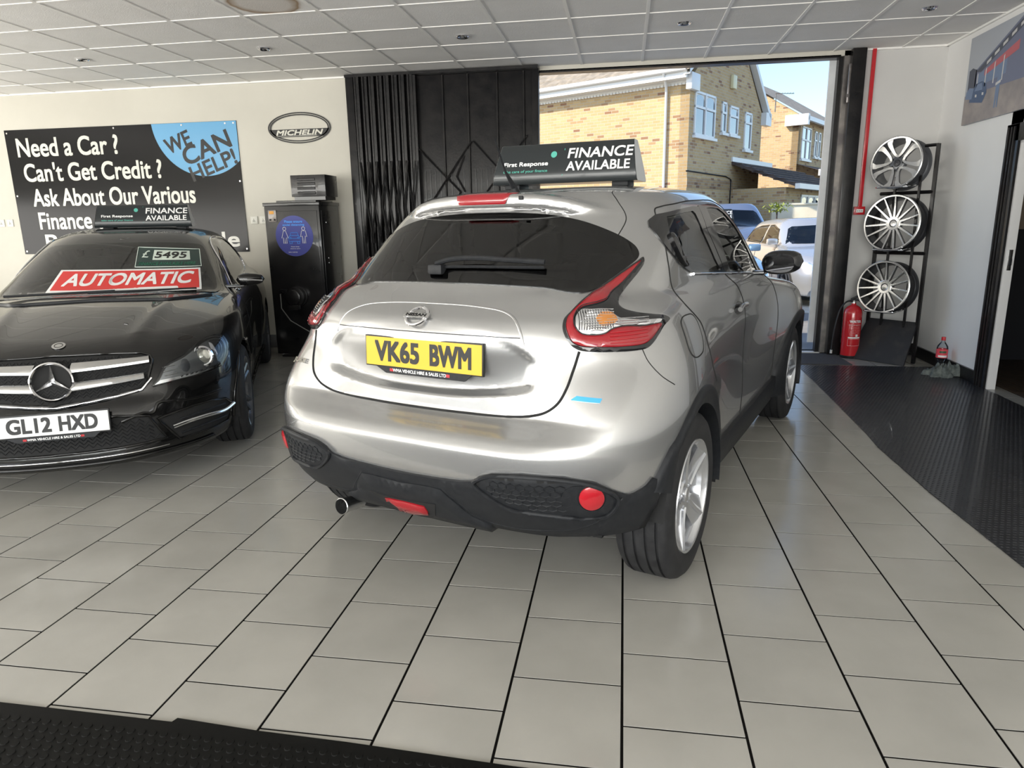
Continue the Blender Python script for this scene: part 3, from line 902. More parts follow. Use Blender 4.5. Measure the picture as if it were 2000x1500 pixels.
    jb.line('lens_edge', lamp_r[:-1], CORN, .0015, M['gloss_black'], lh, off=.018, mirror=mir, closed=True)
    # lower bumper grille, round reflector
    gr = [(.325, .556), (.345, .572), (.390, .590), (.492, .600), (.616, .592), (.698, .567), (.750, .515), (.722, .458), (.661, .450), (.604, .458), (.509, .466), (.44, .474), (.380, .505)]
    g = jb.patch('bumper_grille', gr, REAR, .014, M['under'], juke, thick=.012, h=.03, mirror=mir)
    jb.line('grille_surround', gr, REAR, .008, M['plastic'], g, off=.018, closed=True, mirror=mir)
    hx = MB(); GA = np.array(shrink(gr, .012)); s_ = .0155
    for r in range(-1, 9):
        for c in range(0, 16):
            cu = .34 + c * s_ * 1.9 + (s_ * .95 if r % 2 else 0); cz = .455 + r * s_ * 1.15
            hexa = [(cu + s_ * 1.05 * math.cos(a_), cz + s_ * .72 * math.sin(a_)) for a_ in [PI / 6 + PI / 3 * q for q in range(6)]]
            if cu < .62 and inpoly(np.array(hexa), GA).all():
                jb.line('h', hexa, REAR, .0022, None, None, off=.016, closed=True, mirror=mir, mb=hx, n=4, sm=False, step=.05)
    hx.build('honeycomb_mesh', M['plastic'], g)
    jb.patch('reflector_bezel', [(.614, .552), (.640, .572), (.700, .562), (.738, .518), (.720, .466), (.662, .457), (.624, .472), (.606, .512)], REAR, .018, M['plastic'], g, thick=.010, h=.02, mirror=mir, hole=[(.686 + .036 * math.cos(a_), .526 + .046 * math.sin(a_)) for a_ in [2 * PI * q / 16 for q in range(16)]])
    jb.patch('round_reflector', [(.686 + .032 * math.cos(a_), .526 + .042 * math.sin(a_)) for a_ in [2 * PI * q / 16 for q in range(16)]], REAR, .020, M['reflector'], juke, thick=.01, h=.015, mirror=mir, bulge=.008, bw=.03)
    jb.line('bumper_seam', [(.480, .972), (.50, .93), (.545, .88), (.60, .84)], CORN, .0022, gp, juke, off=-.0008, mirror=mir)

    # exterior mirror
    sg = 1 if mir else -1
    mm = MB(); rows = []
    for i in range(13):
        t = i / 12; yy = .775 + .215 * t
        k = (1 - abs(2 * t - 1)**2.6) ** .45 if 0 < t < 1 else 0.02
        k = max(k, .03); hz = .070 * k * (1 - .12 * t); hx_ = .060 * k
        rows.append([(1.50 + .02 * t + hx_ * math.copysign(abs(math.cos(a_))**.7, math.cos(a_)), sg * (yy + .02), 1.150 + .012 * t + hz * math.copysign(abs(math.sin(a_))**.7, math.sin(a_))) for a_ in [2 * PI * q / 20 for q in range(20)]])
    mm.grid(rows, closed_v=True, caps=True)
    mo = mm.build('door_mirror', M['gloss_black'], juke, angle=60)
    MB().box(1.46, 1.56, sg * .735 if sg > 0 else -.82, .82 if sg > 0 else -.735, 1.085, 1.11, bev=.008).build('mirror_stalk', M['gloss_black'], mo)
    ov = [(1.441 - .33 * .088 * math.copysign(abs(math.cos(a_))**.8, math.cos(a_)), sg * (.89 + .088 * math.copysign(abs(math.cos(a_))**.8, math.cos(a_))), 1.155 + .052 * math.copysign(abs(math.sin(a_))**.8, math.sin(a_))) for a_ in [2 * PI * q / 24 for q in range(24)]]
    mg = MB(); mg.bm.faces.new([mg.bm.verts.new(p) for p in ov]); mg.build('mirror_glass', M['mirror_dark'], mo)

# bumper / tailgate seams
seam = both([(0.012, .744), (.273, .748), (.39, .752), (.470, .760), (.525, .782), (.562, .812), (.580, .857), (.586, .914), (.592, .975)][::1])
sm_ = [(-.592, .975), (-.586, .914), (-.572, .857), (-.552, .812), (-.515, .780), (-.47, .763), (-.39, .752), (-.2, .746), (0, .744), (.2, .746), (.39, .752), (.47, .763), (.515, .780), (.552, .812), (.572, .857), (.583, .914), (.594, .975)]
jb.line('tailgate_seam', sm_, REAR, .0052, M['under'], juke, off=-.001)
jb.line('spoiler_seam', [(-.548, 1.33), (-.548, 1.40), (-.49, 1.47), (-.44, 1.51)], REAR, .0022, M['under'], juke, off=-.0005)
jb.line('spoiler_seam', [(.548, 1.33), (.548, 1.40), (.49, 1.47), (.44, 1.51)], REAR, .0022, M['under'], juke, off=-.0005)
jb.line('pressing_rim', [(-.418, .99), (-.404, 1.03), (-.375, 1.068), (-.32, 1.092), (-.20, 1.106), (0, 1.110), (.20, 1.106), (.32, 1.092), (.375, 1.068), (.404, 1.03), (.418, .99)], REAR, .0055, M['silver'], juke, off=-.0025, n=10)
jb.line('handle_panel_line', [(-.404, 1.016), (-.237, 1.018), (0, 1.018), (.237, 1.018), (.404, 1.016)], REAR, .0018, M['under'], juke, off=-.0005)
# lower black valance
val = both([(0, .536), (.079, .537), (.177, .541), (.263, .547), (.320, .558), (.345, .580), (.392, .597), (.492, .608), (.616, .602), (.700, .578), (.748, .538), (.775, .516), (.790, .513), (.800, .46), (.78, .40), (.72, .362), (.60, .350), (.45, .345), (.25, .345), (0, .35)])
jb.patch('rear_valance', val, REAR, .010, M['plastic'], juke, thick=.03, h=.03, sm=False, bulge=.006, bw=.02)
for mir in (False, True):
    jb.patch('bumper_corner_trim', [(-.585, .505), (-.50, .515), (-.455, .530), (-.43, .552), (-.395, .535), (-.385, .47), (-.375, .355), (-.45, .35), (-.54, .36), (-.60, .42)], SIDE, .010, M['plastic'], juke, thick=.03, h=.03, sm=False, bulge=.006, bw=.02, mirror=mir)
# raised centre section of the valance with fog lamp
dif = both([(0, .500), (.13, .508), (.178, .505), (.225, .455), (.262, .405), (.33, .376), (.33, .338), (0, .335)])
dv = jb.patch('diffuser_panel', dif, REAR, .020, M['plastic'], juke, thick=.02, h=.03, sm=False, bulge=.012, bw=.03)
fz = jb.patch('fog_lamp_recess', [(-.165, .440), (-.09, .430), (0, .432), (.10, .440), (.14, .446), (.105, .380), (.07, .362), (-.02, .350), (-.09, .358)], REAR, .034, M['under'], juke, thick=.004, h=.03, sm=False)
jb.patch('rear_fog_lamp', [(-.10, .423), (-.015, .426), (.08, .424), (.082, .395), (.075, .378), (.007, .366), (-.06, .376)], REAR, .038, M['red_lens'], juke, thick=.006, h=.02, sm=False, bulge=.010, bw=.02)
jb.line('valance_crease', [(.178, .51), (.25, .44), (.30, .395), (.40, .378), (.519, .385), (.64, .405), (.704, .440), (.762, .511)], REAR, .004, M['plastic'], juke, off=.013)
jb.line('valance_crease', [(-.178, .51), (-.25, .44), (-.30, .395), (-.40, .378), (-.519, .385), (-.64, .405), (-.704, .440), (-.762, .511)], REAR, .004, M['plastic'], juke, off=.013)
MB().box(-.30, 3.0, -.60, .60, .22, .28).build('floor_pan', M['under'], juke)
# exhaust
MB().lathe([(.02, .030), (-.01, .034), (-.012, .031), (.10, .030), (.12, .0)], 24, axis='X').build('exhaust_tip', M['satin'], juke, (-.665, .36, .302), (0, D2(8), 0))
MB().tube([(-.60, .36, .30), (-.3, .37, .29), (.1, .35, .28)], .028, 12).build('exhaust_pipe', M['under'], juke)
MB().box(-.42, -.05, .18, .55, .21, .33, bev=.04).build('exhaust_silencer', M['under'], juke)
# fuel flap
fl = [(-.062, 1.020), (-.03, 1.036), (.05, 1.040), (.120, 1.030), (.150, .995), (.150, .940), (.115, .900), (.045, .888), (-.045, .898), (-.075, .925), (-.070, .975)]
jb.line('fuel_flap_line', fl, SIDE, .0028, M['under'], juke, off=-.0005, closed=True)
jb.patch('fuel_flap', shrink(fl, .004), SIDE, .0012, M['silver'], juke, thick=.003, h=.03)
# high brake lamp, washer, aerial
jb.patch('high_brake_lamp', [(-.128, 1.505), (.128, 1.505), (.108, 1.466), (-.108, 1.466)], REAR, .006, M['red_lens'], juke, thick=.012, h=.02, sm=False, bulge=.004, bw=.01)
P_, N_ = jb.pt(.176, 1.486, REAR, .002)
MB().box(-.006, .004, -.009, .009, -.008, .008, bev=.003).build('washer_nozzle', M['plastic'], juke, tuple(P_))
am = MB().tube([(.10, -.02, 1.515), (.09, -.02, 1.54), (.02, -.02, 1.60), (-.06, -.02, 1.72)], [.022, .012, .005, .0025], 10)
am.build('aerial', M['plastic'], juke)
# rear wiper
wp = MB()
jb.line('w', [(-.085, 1.222), (-.03, 1.238), (.08, 1.245), (.20, 1.240), (.36, 1.232)], REAR, .010, None, None, off=.028, mb=wp, n=8)
jb.line('w', [(-.06, 1.222), (.10, 1.225), (.36, 1.224)], REAR, .006, None, None, off=.012, mb=wp, n=6)
P_, N_ = jb.pt(-.08, 1.212, REAR, .012)
wp.box(P_[0] - .022, P_[0] + .02, P_[1] - .035, P_[1] + .03, P_[2] - .018, P_[2] + .020, bev=.008)
wp.build('rear_wiper', M['plastic'], juke)
# number plate on its holder, slightly off centre
def place(u, z, phi, off, tilt=None, sidevec=None):
    P, N = jb.pt(u, z, phi, off)
    N = Vector(N); d, t = pdirs(phi); t = Vector(t)
    x = (t - N * t.dot(N)).normalized(); y = N.cross(x)
    return Matrix(((x.x, y.x, N.x, P[0]), (x.y, y.y, N.y, P[1]), (x.z, y.z, N.z, P[2]), (0, 0, 0, 1)))
Mp = Matrix.Translation((-.604, -.020, .936)) @ Matrix(((0, 0, -1, 0), (-1, 0, 0, 0), (0, 1, 0, 0), (0, 0, 0, 1))) @ Matrix.Rotation(D2(0.0), 4, 'Z') @ Matrix.Rotation(D2(-3), 4, 'X')
npz = link('number_plate', MB().box(-.262, .262, -.058, .058, -.012, 0, bev=.003).mesh('p'), M['plate_black'], juke); npz.matrix_local = Mp
link('plate_face', MB().box(-.257, .257, -.053, .053, 0, .0015).mesh('p'), M['yellow_plate'], npz)
me = fit_text('VK65', .205, .079, bold=.085); me.transform(Matrix.Translation((-.112, .002, .0022))); link('plate_lettering', me, M['plate_black'], npz)
me = fit_text('BWM', .178, .079, bold=.085); me.transform(Matrix.Translation((.126, .002, .0022))); link('plate_lettering', me, M['plate_black'], npz)
link('plate_holder_tab', MB().prism([(-.215, -.054), (.215, -.054), (.185, -.080), (-.165, -.080)], -.010, .0010).mesh('t'), M['plastic'], npz)
me = fit_text('WMA VEHICLE HIRE & SALES LTD', .24, .012, bold=.05); me.transform(Matrix.Translation((-.012, -.0665, .0018))); link('holder_lettering', me, M['white_print'], npz)
for q in (-.138, .115): link('holder_flag', MB().box(q - .008, q + .008, -.072, -.061, .001, .0018).mesh('f'), M['reflector'], npz)
# ring badge
Mb = place(-.012, 1.066, REAR, .006)
bd = link('ring_badge', MB().lathe([(0, .036), (.006, .038), (.007, .043), (.004, .048), (0, .049)], 48, axis='Z').mesh('b'), M['chrome'], juke); bd.matrix_local = Mb
link('badge_bar', MB().box(-.056, .056, -.011, .011, .003, .009, bev=.002).mesh('b'), M['satin'], bd)
me = fit_text('NISSAN', .088, .014, bold=.10); me.transform(Matrix.Translation((0, 0, .0098))); link('badge_lettering', me, M['plate_black'], bd)
# model name at the left of the bumper corner
Mj = place(-.505, .846, D2(165), .004)
me = fit_text('JUKE', .115, .026, bold=.12); jl = link('model_lettering', me, M['chrome'], juke); jl.matrix_local = Mj
# blue badge on the right
eb = jb.patch('blue_badge', [(.232, .826), (.250, .838), (.330, .832), (.322, .819), (.232, .824)], CORN, .004, M['blue_badge'], juke, thick=.004, h=.02, sm=False)
# front end: headlamps, grille, plate
for mir in (False, True):
    fl_ = jb.patch('headlamp', [(.55, .62), (.66, .60), (.74, .66), (.70, .74), (.60, .74), (.53, .69)], 0.0, .006, M['lens_ribs'], juke, thick=.02, h=.04, mirror=mir, bulge=.02, bw=.05)
    jb.patch('front_side_lamp', [(.55, .93), (.66, .90), (.74, .86), (.70, .95), (.62, .985), (.56, .98)], 0.0, .006, M['lens_ribs'], juke, thick=.02, h=.04, mirror=mir, bulge=.01, bw=.03)
jb.patch('front_grille', [(-.46, .86), (.46, .86), (.38, .72), (-.38, .72)], 0.0, .004, M['under'], juke, thick=.01, h=.05, sm=False)
jb.patch('front_lower_intake', [(-.55, .48), (.55, .48), (.60, .34), (-.60, .34)], 0.0, .004, M['under'], juke, thick=.01, h=.05, sm=False)
# interior: seats, head restraints, dash, wheel
for sy in (-.36, .36):
    s_ = MB().box(1.05, 1.16, sy - .24, sy + .24, .50, 1.12, bev=.04).box(1.10, 1.62, sy - .25, sy + .25, .42, .58, bev=.04)
    so = s_.build('front_seat', M['seat'], juke)
    MB().box(1.03, 1.13, sy - .13, sy + .13, 1.15, 1.34, bev=.045).build('head_restraint', M['seat'], so)
bs = MB().box(.18, .32, -.62, .62, .50, 1.10, bev=.05).box(.25, .80, -.62, .62, .40, .56, bev=.05).build('rear_seat', M['seat'], juke)
for sy in (-.40, .40): MB().box(.15, .25, sy - .12, sy + .12, 1.10, 1.26, bev=.04).build('rear_head_restraint', M['seat'], juke)
MB().box(1.75, 2.2, -.66, .66, .80, 1.05, bev=.05).build('dashboard', M['interior'], juke)
MB().tube([(1.62 + .05 * math.sin(a_), -.36 + .18 * math.cos(a_), .98 + .18 * math.sin(a_)) for a_ in [2 * PI * q / 24 for q in range(24)]], .014, 8, closed=True).build('steering_wheel', M['interior'], juke)
MB().box(-.35, .15, -.55, .55, .75, .80).build('parcel_shelf', M['interior'], juke)
for wx in (0.0, 2.53):
    for sy in (-1, 1):
        rz = PI if sy < 0 else 0.0
        wheel_parts('juke', .333, .215, .222, 'blade5', juke, (wx, sy * .757, .333), rz, (M['rubber'], M['alloy'], M['alloy']), spin=.4 if wx == 0 else 1.1)
# ================================================================ black coupe at the left
coupe = empty('black_car', (-3.2794, 3.7743, 0), D2(-64.373), 'glossy black coupe facing the camera with white number plate and red windscreen sticker', 'car')
cb = Body(F_coupe, (-3.86, -.94, .10), (.96, .94, 1.46))
FR, LS, FC = 0.0, D2(90), D2(30)
ws = [(0, 1.296), (.30, 1.290), (.49, 1.274), (.537, 1.255), (.62, 1.110), (.70, .955), (.589, .958), (.314, .972), (0, .976)]
ws = ws + [(-u, z) for u, z in ws[::-1] if abs(u) > 1e-6]
ws = [(u, z) for u, z in ws]
win = [(1.48, 1.300), (1.721, 1.303), (2.0, 1.285), (2.237, 1.235), (2.45, 1.15), (2.55, 1.07), (2.50, 1.03), (2.2, 1.00), (1.897, .985), (1.3, .958), (.84, .945), (.95, 1.005), (1.094, 1.118), (1.30, 1.245)]
rw = [(-.50, 1.27), (-.60, 1.10), (-.4, 1.05), (0, 1.04), (.4, 1.05), (.60, 1.10), (.50, 1.27), (0, 1.30)]
cb.hole(FR, shrink(ws, .02)); cb.hole(PI, shrink(rw, .02))
for s in (1, -1): cb.hole(LS * s, shrink([(u * s, z) for u, z in win], .012))
cb.mesh('body', .0155, M['black_paint'], coupe)
cb.mesh('cabin_lining', .05, M['interior'], coupe, off=.020, extra_cut=lambda C: (C[:, 2] < .55) | (C[:, 0] > .35))
cb.patch('windscreen', ws, FR, .004, M['glass_ws'], coupe, thick=.004, h=.028)
cb.patch('windscreen_border', ws, FR, .002, M['frit'], coupe, thick=.004, h=.04, hole=shrink(ws, .035))
cb.patch('rear_screen', rw, PI, .004, M['glass_dark'], coupe, thick=.004, h=.06)
for mir in (False, True):
    cb.patch('door_glass', win, LS, .003, M['glass_side'], coupe, thick=.004, h=.06, mirror=mir)
    cb.patch('window_rubber', shrink(win, -.016), LS, .003, M['gloss_black'], coupe, thick=.006, h=.04, hole=shrink(win, .006), mirror=mir)
    cb.line('window_trim', shrink(win, -.012), LS, .006, M['chrome'], coupe, off=.005, closed=True, mirror=mir)
    cb.line('door_shut_line', [(.70, .93), (.62, .85), (.56, .6), (.60, .3)], LS, .003, M['under'], coupe, off=-.001, mirror=mir)
    cb.line('bonnet_shut_line', [(.735, .765), (.79, .80), (.80, .86), (.765, .92)], FR, .003, M['under'], coupe, off=-.001, mirror=mir) if False else None
    cb.line('door_shut_line', [(2.05, .98), (2.1, .8), (1.98, .5), (1.95, .3)], LS, .003, M['under'], coupe, off=-.001, mirror=mir)
    cb.line('sill_line', [(.40, .26), (1.3, .25), (2.3, .26)], LS, .012, M['black_paint'], coupe, off=.008, mirror=mir)
    # headlamp
    hl = [(.018, .556), (.048, .592), (.100, .655), (.149, .676), (.203, .691), (.26, .714), (.331, .741), (.389, .756), (.457, .758), (.505, .742), (.516, .703), (.495, .650), (.449, .603), (.387, .585), (.262, .575), (.155, .570), (.06, .560)]
    lo = cb.patch('headlamp', hl, FC, .001, M['gloss_black'], coupe, thick=.01, h=.025, mirror=mir)
    cb.patch('lamp_back', shrink(hl, .012), FC, .004, M['lamp_inner'], lo, thick=.004, h=.025, mirror=mir)
    P_, N_ = cb.pt((-1 if mir else 1) * .325, .668, FC * (-1 if mir else 1), .0)
    N_ = Vector(N_); N_ = (N_ + Vector((1.2, 0, 0))).normalized(); x_ = Vector((0, 1, 0)); x_ = (x_ - N_ * x_.dot(N_)).normalized(); y_ = N_.cross(x_)
    Mh = Matrix(((x_.x, y_.x, N_.x, P_[0]), (x_.y, y_.y, N_.y, P_[1]), (x_.z, y_.z, N_.z, P_[2]), (0, 0, 0, 1)))
    o = link('projector_ring', MB().lathe([(.0, .044), (.012, .044), (.014, .052), (.006, .062), (-.004, .064)], 40, axis='Z').mesh('r'), M['chrome'], lo); o.matrix_local = Mh
    o = link('projector_lens', MB().lathe([(.0, .044), (.010, .036), (.018, .020), (.020, 0)], 32, axis='Z').mesh('l', 60), M['lens_ball'] if 'lens_ball' in M else M['grey_alloy'], lo); o.matrix_local = Mh
    P2, _ = cb.pt((-1 if mir else 1) * .43, .690, FC * (-1 if mir else 1), .0)
    cb.patch('high_beam_bowl', [(.395, .735), (.45, .742), (.492, .728), (.498, .695), (.478, .655), (.43, .630), (.405, .66)], FC, .006, M['chrome'], lo, thick=.004, h=.02, mirror=mir, bulge=.004)
    cb.patch('indicator_bulb', [(.180, .640), (.20, .672), (.225, .668), (.232, .63), (.21, .605), (.185, .612)], FC, .006, M['grey_alloy'], lo, thick=.004, h=.02, mirror=mir, bulge=.004)
    for zz in (.600, .622, .645): cb.line('lamp_fin', [(.085, zz), (.12, zz + .004), (.150, zz + .006)], FC, .003, M['satin'], lo, off=.006, mirror=mir)
    cb.patch('daylight_strip', [(.030, .562), (.060, .582), (.16, .588), (.266, .593), (.39, .604), (.45, .622), (.455, .612), (.39, .590), (.262, .580), (.155, .575), (.06, .565)], FC, .008, M['lens_ribs'], lo, thick=.004, h=.015, mirror=mir, sm=False)
    for k in range(9):
        cb.line('strip_led', [(.165 + k * .030, .583 + k * .0020), (.178 + k * .030, .588 + k * .0022)], FC, .0035, M['dark_alloy'], lo, off=.010, mirror=mir)
    cb.patch('headlamp_glass', hl, FC, .021, M['clear'], lo, thick=.018, h=.03, mirror=mir)
    cb.line('headlamp_rim', hl, FC, .003, M['gloss_black'], lo, off=.010, closed=True, mirror=mir)
    # lower side intake with bright bar
    si = [(.462, .382), (.532, .398), (.628, .412), (.711, .412), (.775, .395), (.798, .35), (.790, .294), (.770, .252), (.711, .246), (.629, .246), (.547, .246)]
    so = cb.patch('side_intake', si, FR, .003, M['under'], coupe, thick=.01, h=.03, sm=False, mirror=mir)
    cb.line('intake_edge', si, FR, .007, M['black_paint'], so, off=.006, closed=True, sm=False, mirror=mir)
    for zz in (.285, .365): cb.line('intake_slat', [(.56, zz - .01), (.66, zz), (.77, zz)], FR, .006, M['plastic'], so, off=.006, mirror=mir)
    lb = MB()
    cb.line('l', [(.522, .322), (.596, .334), (.679, .337), (.761, .330), (.800, .345)], FR, .0115, None, None, off=.016, mirror=mir, mb=lb, n=10)
    lb.build('daytime_running_bar', M['lens_ribs'], coupe)
    cb.line('bumper_crease', [(.30, .395), (.40, .425), (.445, .420), (.475, .466), (.568, .458), (.66, .452), (.76, .46)], FR, .009, M['black_paint'], coupe, off=.003, mirror=mir)
    cb.line('arch_lip', [(-.352 * math.cos(a_), .325 + .352 * math.sin(a_)) for a_ in [D2(-12 + 204 * q / 24) for q in range(25)]], LS, .010, M['black_paint'], coupe, off=-.002, mirror=mir, sm=False)
    for wx in (0, 2.76):
        il = MB(); rows = []; sg = -1 if mir else 1
        for k in range(33):
            a = D2(-15 + 210 * k / 32)
            rows.append([(-wx + .348 * math.cos(a), sg * s_, .325 + .348 * math.sin(a)) for s_ in (.84, .70, .50)])
        il.grid(rows)
        V_ = [il.bm.verts.new((-wx + .37 * math.cos(2 * PI * k / 32), sg * .50, max(.18, .325 + .37 * math.sin(2 * PI * k / 32)))) for k in range(32)]; il.bm.faces.new(V_)
        il.build('wheel_housing', M['under'], coupe)
    # mirrors
    sg = -1 if mir else 1
    mm = MB(); rows = []
    for i in range(13):
        t = i / 12; yy = .80 + .20 * t
        k = max((1 - abs(2 * t - 1)**2.4) ** .45 if 0 < t < 1 else .02, .03)
        rows.append([(-.76 - .03 * t + .050 * k * math.copysign(abs(math.cos(a_))**.7, math.cos(a_)), sg * yy, 1.010 + .050 * k * math.copysign(abs(math.sin(a_))**.7, math.sin(a_)) * (1 - .15 * t)) for a_ in [2 * PI * q / 20 for q in range(20)]])
    mm.grid(rows, closed_v=True, caps=True)
    mo = mm.build('door_mirror', M['black_paint'], coupe, angle=60)
    MB().box(-.80, -.71, min(sg * .72, sg * .86), max(sg * .72, sg * .86), .955, .975, bev=.008).build('mirror_stalk', M['gloss_black'], mo)
    MB().tube([(-.706, sg * .86, 1.010), (-.715, sg * .92, 1.008), (-.745, sg * .985, 1.0)], .006, 8).build('mirror_indicator', M['lens_ribs'], mo)

# radiator grille
gl = [(0, .742), (.234, .739), (.405, .729), (.446, .714), (.458, .690), (.450, .653), (.430, .585), (.403, .552), (.273, .530), (.141, .512), (0, .498)]
gl = gl + [(-u, z) for u, z in gl[::-1] if abs(u) > 1e-6]
g = cb.patch('radiator_grille', gl, FR, .002, M['under'], coupe, thick=.01, h=.03, sm=False)
cb.line('grille_surround', gl, FR, .008, M['black_paint'], g, off=.006, closed=True, sm=False)
cb.line('grille_chin_strip', [(-.45, .60), (-.40, .545), (-.273, .521), (-.141, .503), (0, .488), (.141, .503), (.273, .521), (.40, .545), (.45, .60)], FR, .008, M['chrome'], g, off=.010, sm=False)
def mesh_net(name, region, parent, su, sz, r=.0022, off=.006):
    m_ = MB(); A = np.array(region); mn, mx = A.min(0), A.max(0); zig = []
    nr = int((mx[1] - mn[1]) / sz)
    for k in range(nr + 1):
        z0 = mn[1] + k * sz
        cur = []; n = int((mx[0] - mn[0]) / su); i = 0
        for i in range(n + 1):
            u = mn[0] + i * su; z = z0 + (sz * .5 if i % 2 else -sz * .5)
            if inpoly(np.array([(u, z)]), A)[0]: cur.append((u, z))
            else:
                if len(cur) > 1: zig.append(cur)
                cur = []
        if len(cur) > 1: zig.append(cur)
    for z in zig: cb.line('n', z, FR, r, None, None, off=off, mb=m_, n=4, sm=False, step=.2)
    return m_.build(name, M['plastic'], parent)
mesh_net('grille_mesh', shrink(gl, .010), g, .016, .016)
for sg in (1, -1):
    for (u0, u1, za0, za1, zb0, zb1, nm) in ((.085, .440, .707, .712, .660, .675, 'grille_bar'), (.085, .415, .615, .634, .572, .600, 'grille_bar')):
        rows = []
        for k in range(13):
            t = k / 12; u = sg * (u0 + (u1 - u0) * t); zt = za0 + (za1 - za0) * t; zb = zb0 + (zb1 - zb0) * t
            Pa, Na = cb.pt(u, zt, FR, .010); Pb, _ = cb.pt(u, zb + .010, FR, .034); Pc, _ = cb.pt(u, zb, FR, .030); Pd, _ = cb.pt(u, zb - .002, FR, .006)
            rows.append([tuple(q) for q in (Pa, (Pa * .5 + Pb * .5) + np.array([.006, 0, .003]), Pb, Pc, Pd)])
        MB().grid(rows).build(nm, M['satin'], g, angle=40)
Ps, _ = cb.pt(0, .622, FR, .03)
st = link('star_badge', MB().lathe([(-.02, .086), (.004, .090), (.010, .096), (.006, .103), (-.03, .106)], 64, axis='Z').mesh('s'), M['chrome'], coupe)
Ms = Matrix.Translation(tuple(Ps)) @ Matrix(((0, 0, 1, 0), (1, 0, 0, 0), (0, 1, 0, 0), (0, 0, 0, 1))) @ Matrix.Rotation(D2(-8), 4, 'X')
st.matrix_local = Ms
link('badge_disc', MB().lathe([(-.018, 0), (-.018, .09)], 40, axis='Z').mesh('d'), M['under'], st)
sb = MB()
for k in range(3):
    a = PI / 2 + 2 * PI * k / 3
    tip = Vector((math.cos(a) * .094, math.sin(a) * .094, .0)); l = Vector((math.cos(a + PI / 3) * .016, math.sin(a + PI / 3) * .016, -.006)); r_ = Vector((math.cos(a - PI / 3) * .016, math.sin(a - PI / 3) * .016, -.006)); c_ = Vector((0, 0, .012))
    sb.bm.faces.new([sb.bm.verts.new(p) for p in (c_, l, tip)]); sb.bm.faces.new([sb.bm.verts.new(p) for p in (c_, tip, r_)])
sb.build('star', M['satin'], st, angle=0, recalc=False)
Pb_, Nb_ = cb.pt(0, .787, FR, .002)
bdg = link('bonnet_badge', MB().lathe([(0, .033), (.003, .033), (.004, .028), (.003, .0)], 32, axis='Z').mesh('b'), M['satin'], coupe)
bdg.matrix_local = Matrix.Translation(tuple(Pb_)) @ Vector(Nb_).to_track_quat('Z', 'Y').to_matrix().to_4x4()
link('badge_centre', MB().lathe([(.0045, .018), (.0045, .022)], 24, axis='Z').mesh('c'), M['gloss_black'], bdg)
# lower intake
li = [(0, .425), (.281, .428), (.424, .408), (.445, .365), (.493, .268), (.40, .262), (.2, .258), (0, .256)]
li = li + [(-u, z) for u, z in li[::-1] if abs(u) > 1e-6]
lg = cb.patch('lower_intake', li, FR, .003, M['under'], coupe, thick=.01, h=.03, sm=False)
cb.line('intake_surround', li, FR, .008, M['black_paint'], lg, off=.006, closed=True, sm=False)
mesh_net('intake_mesh', shrink(li, .012), lg, .020, .020)
cb.line('front_splitter', [(-.70, .20), (-.5, .200), (-.25, .196), (0, .194), (.25, .196), (.5, .200), (.70, .20)], FR, .010, M['black_paint'], coupe, off=.006, n=8)
cb.line('splitter_highlight', [(-.5, .228), (-.25, .224), (0, .222), (.25, .224), (.5, .228)], FR, .003, M['satin'], coupe, off=.004)
# plate
Pp_, _ = cb.pt(0, .428, FR, .012)
pl = link('number_plate', MB().box(-.264, .264, -.060, .060, -.014, 0, bev=.003).mesh('p'), M['plate_black'], coupe)
pl.matrix_local = Matrix.Translation((.905, .0, .428)) @ Matrix(((0, 0, 1, 0), (1, 0, 0, 0), (0, 1, 0, 0), (0, 0, 0, 1))) @ Matrix.Rotation(D2(-6), 4, 'X')
link('plate_face', MB().box(-.258, .258, -.052, .052, 0, .0015).mesh('p'), M['white_plate'], pl)
me = fit_text('GL12', .200, .079, bold=.085); me.transform(Matrix.Translation((-.104, .002, .0022))); link('plate_lettering', me, M['plate_black'], pl)
me = fit_text('HXD', .178, .079, bold=.085); me.transform(Matrix.Translation((.118, .002, .0022))); link('plate_lettering', me, M['plate_black'], pl)
link('plate_holder_tab', MB().prism([(-.215, -.056), (.215, -.056), (.185, -.082), (-.165, -.082)], -.012, .0010).mesh('t'), M['plastic'], pl)
me = fit_text('WMA VEHICLE HIRE & SALES LTD', .24, .012, bold=.05); me.transform(Matrix.Translation((0, -.069, .0018))); link('holder_lettering', me, M['white_print'], pl)
for q in (-.130, .130): link('holder_flag', MB().box(q - .008, q + .008, -.075, -.064, .001, .0018).mesh('f'), M['reflector'], pl)
# wipers
MB().tube(catmull([(-.40, -.58, .982), (-.345, -.2, .992), (-.335, .08, .997)], 6), .008, 8).build('wiper', M['plastic'], coupe)
MB().tube(catmull([(-.335, -.08, .990), (-.35, .25, .990), (-.47, .56, .982)], 6), .008, 8).build('wiper', M['plastic'], coupe)
cb.line('scuttle_panel', [(-.66, .940), (-.4, .944), (0, .952), (.4, .944), (.66, .940)], FR, .014, M['plastic'], coupe, off=.0)
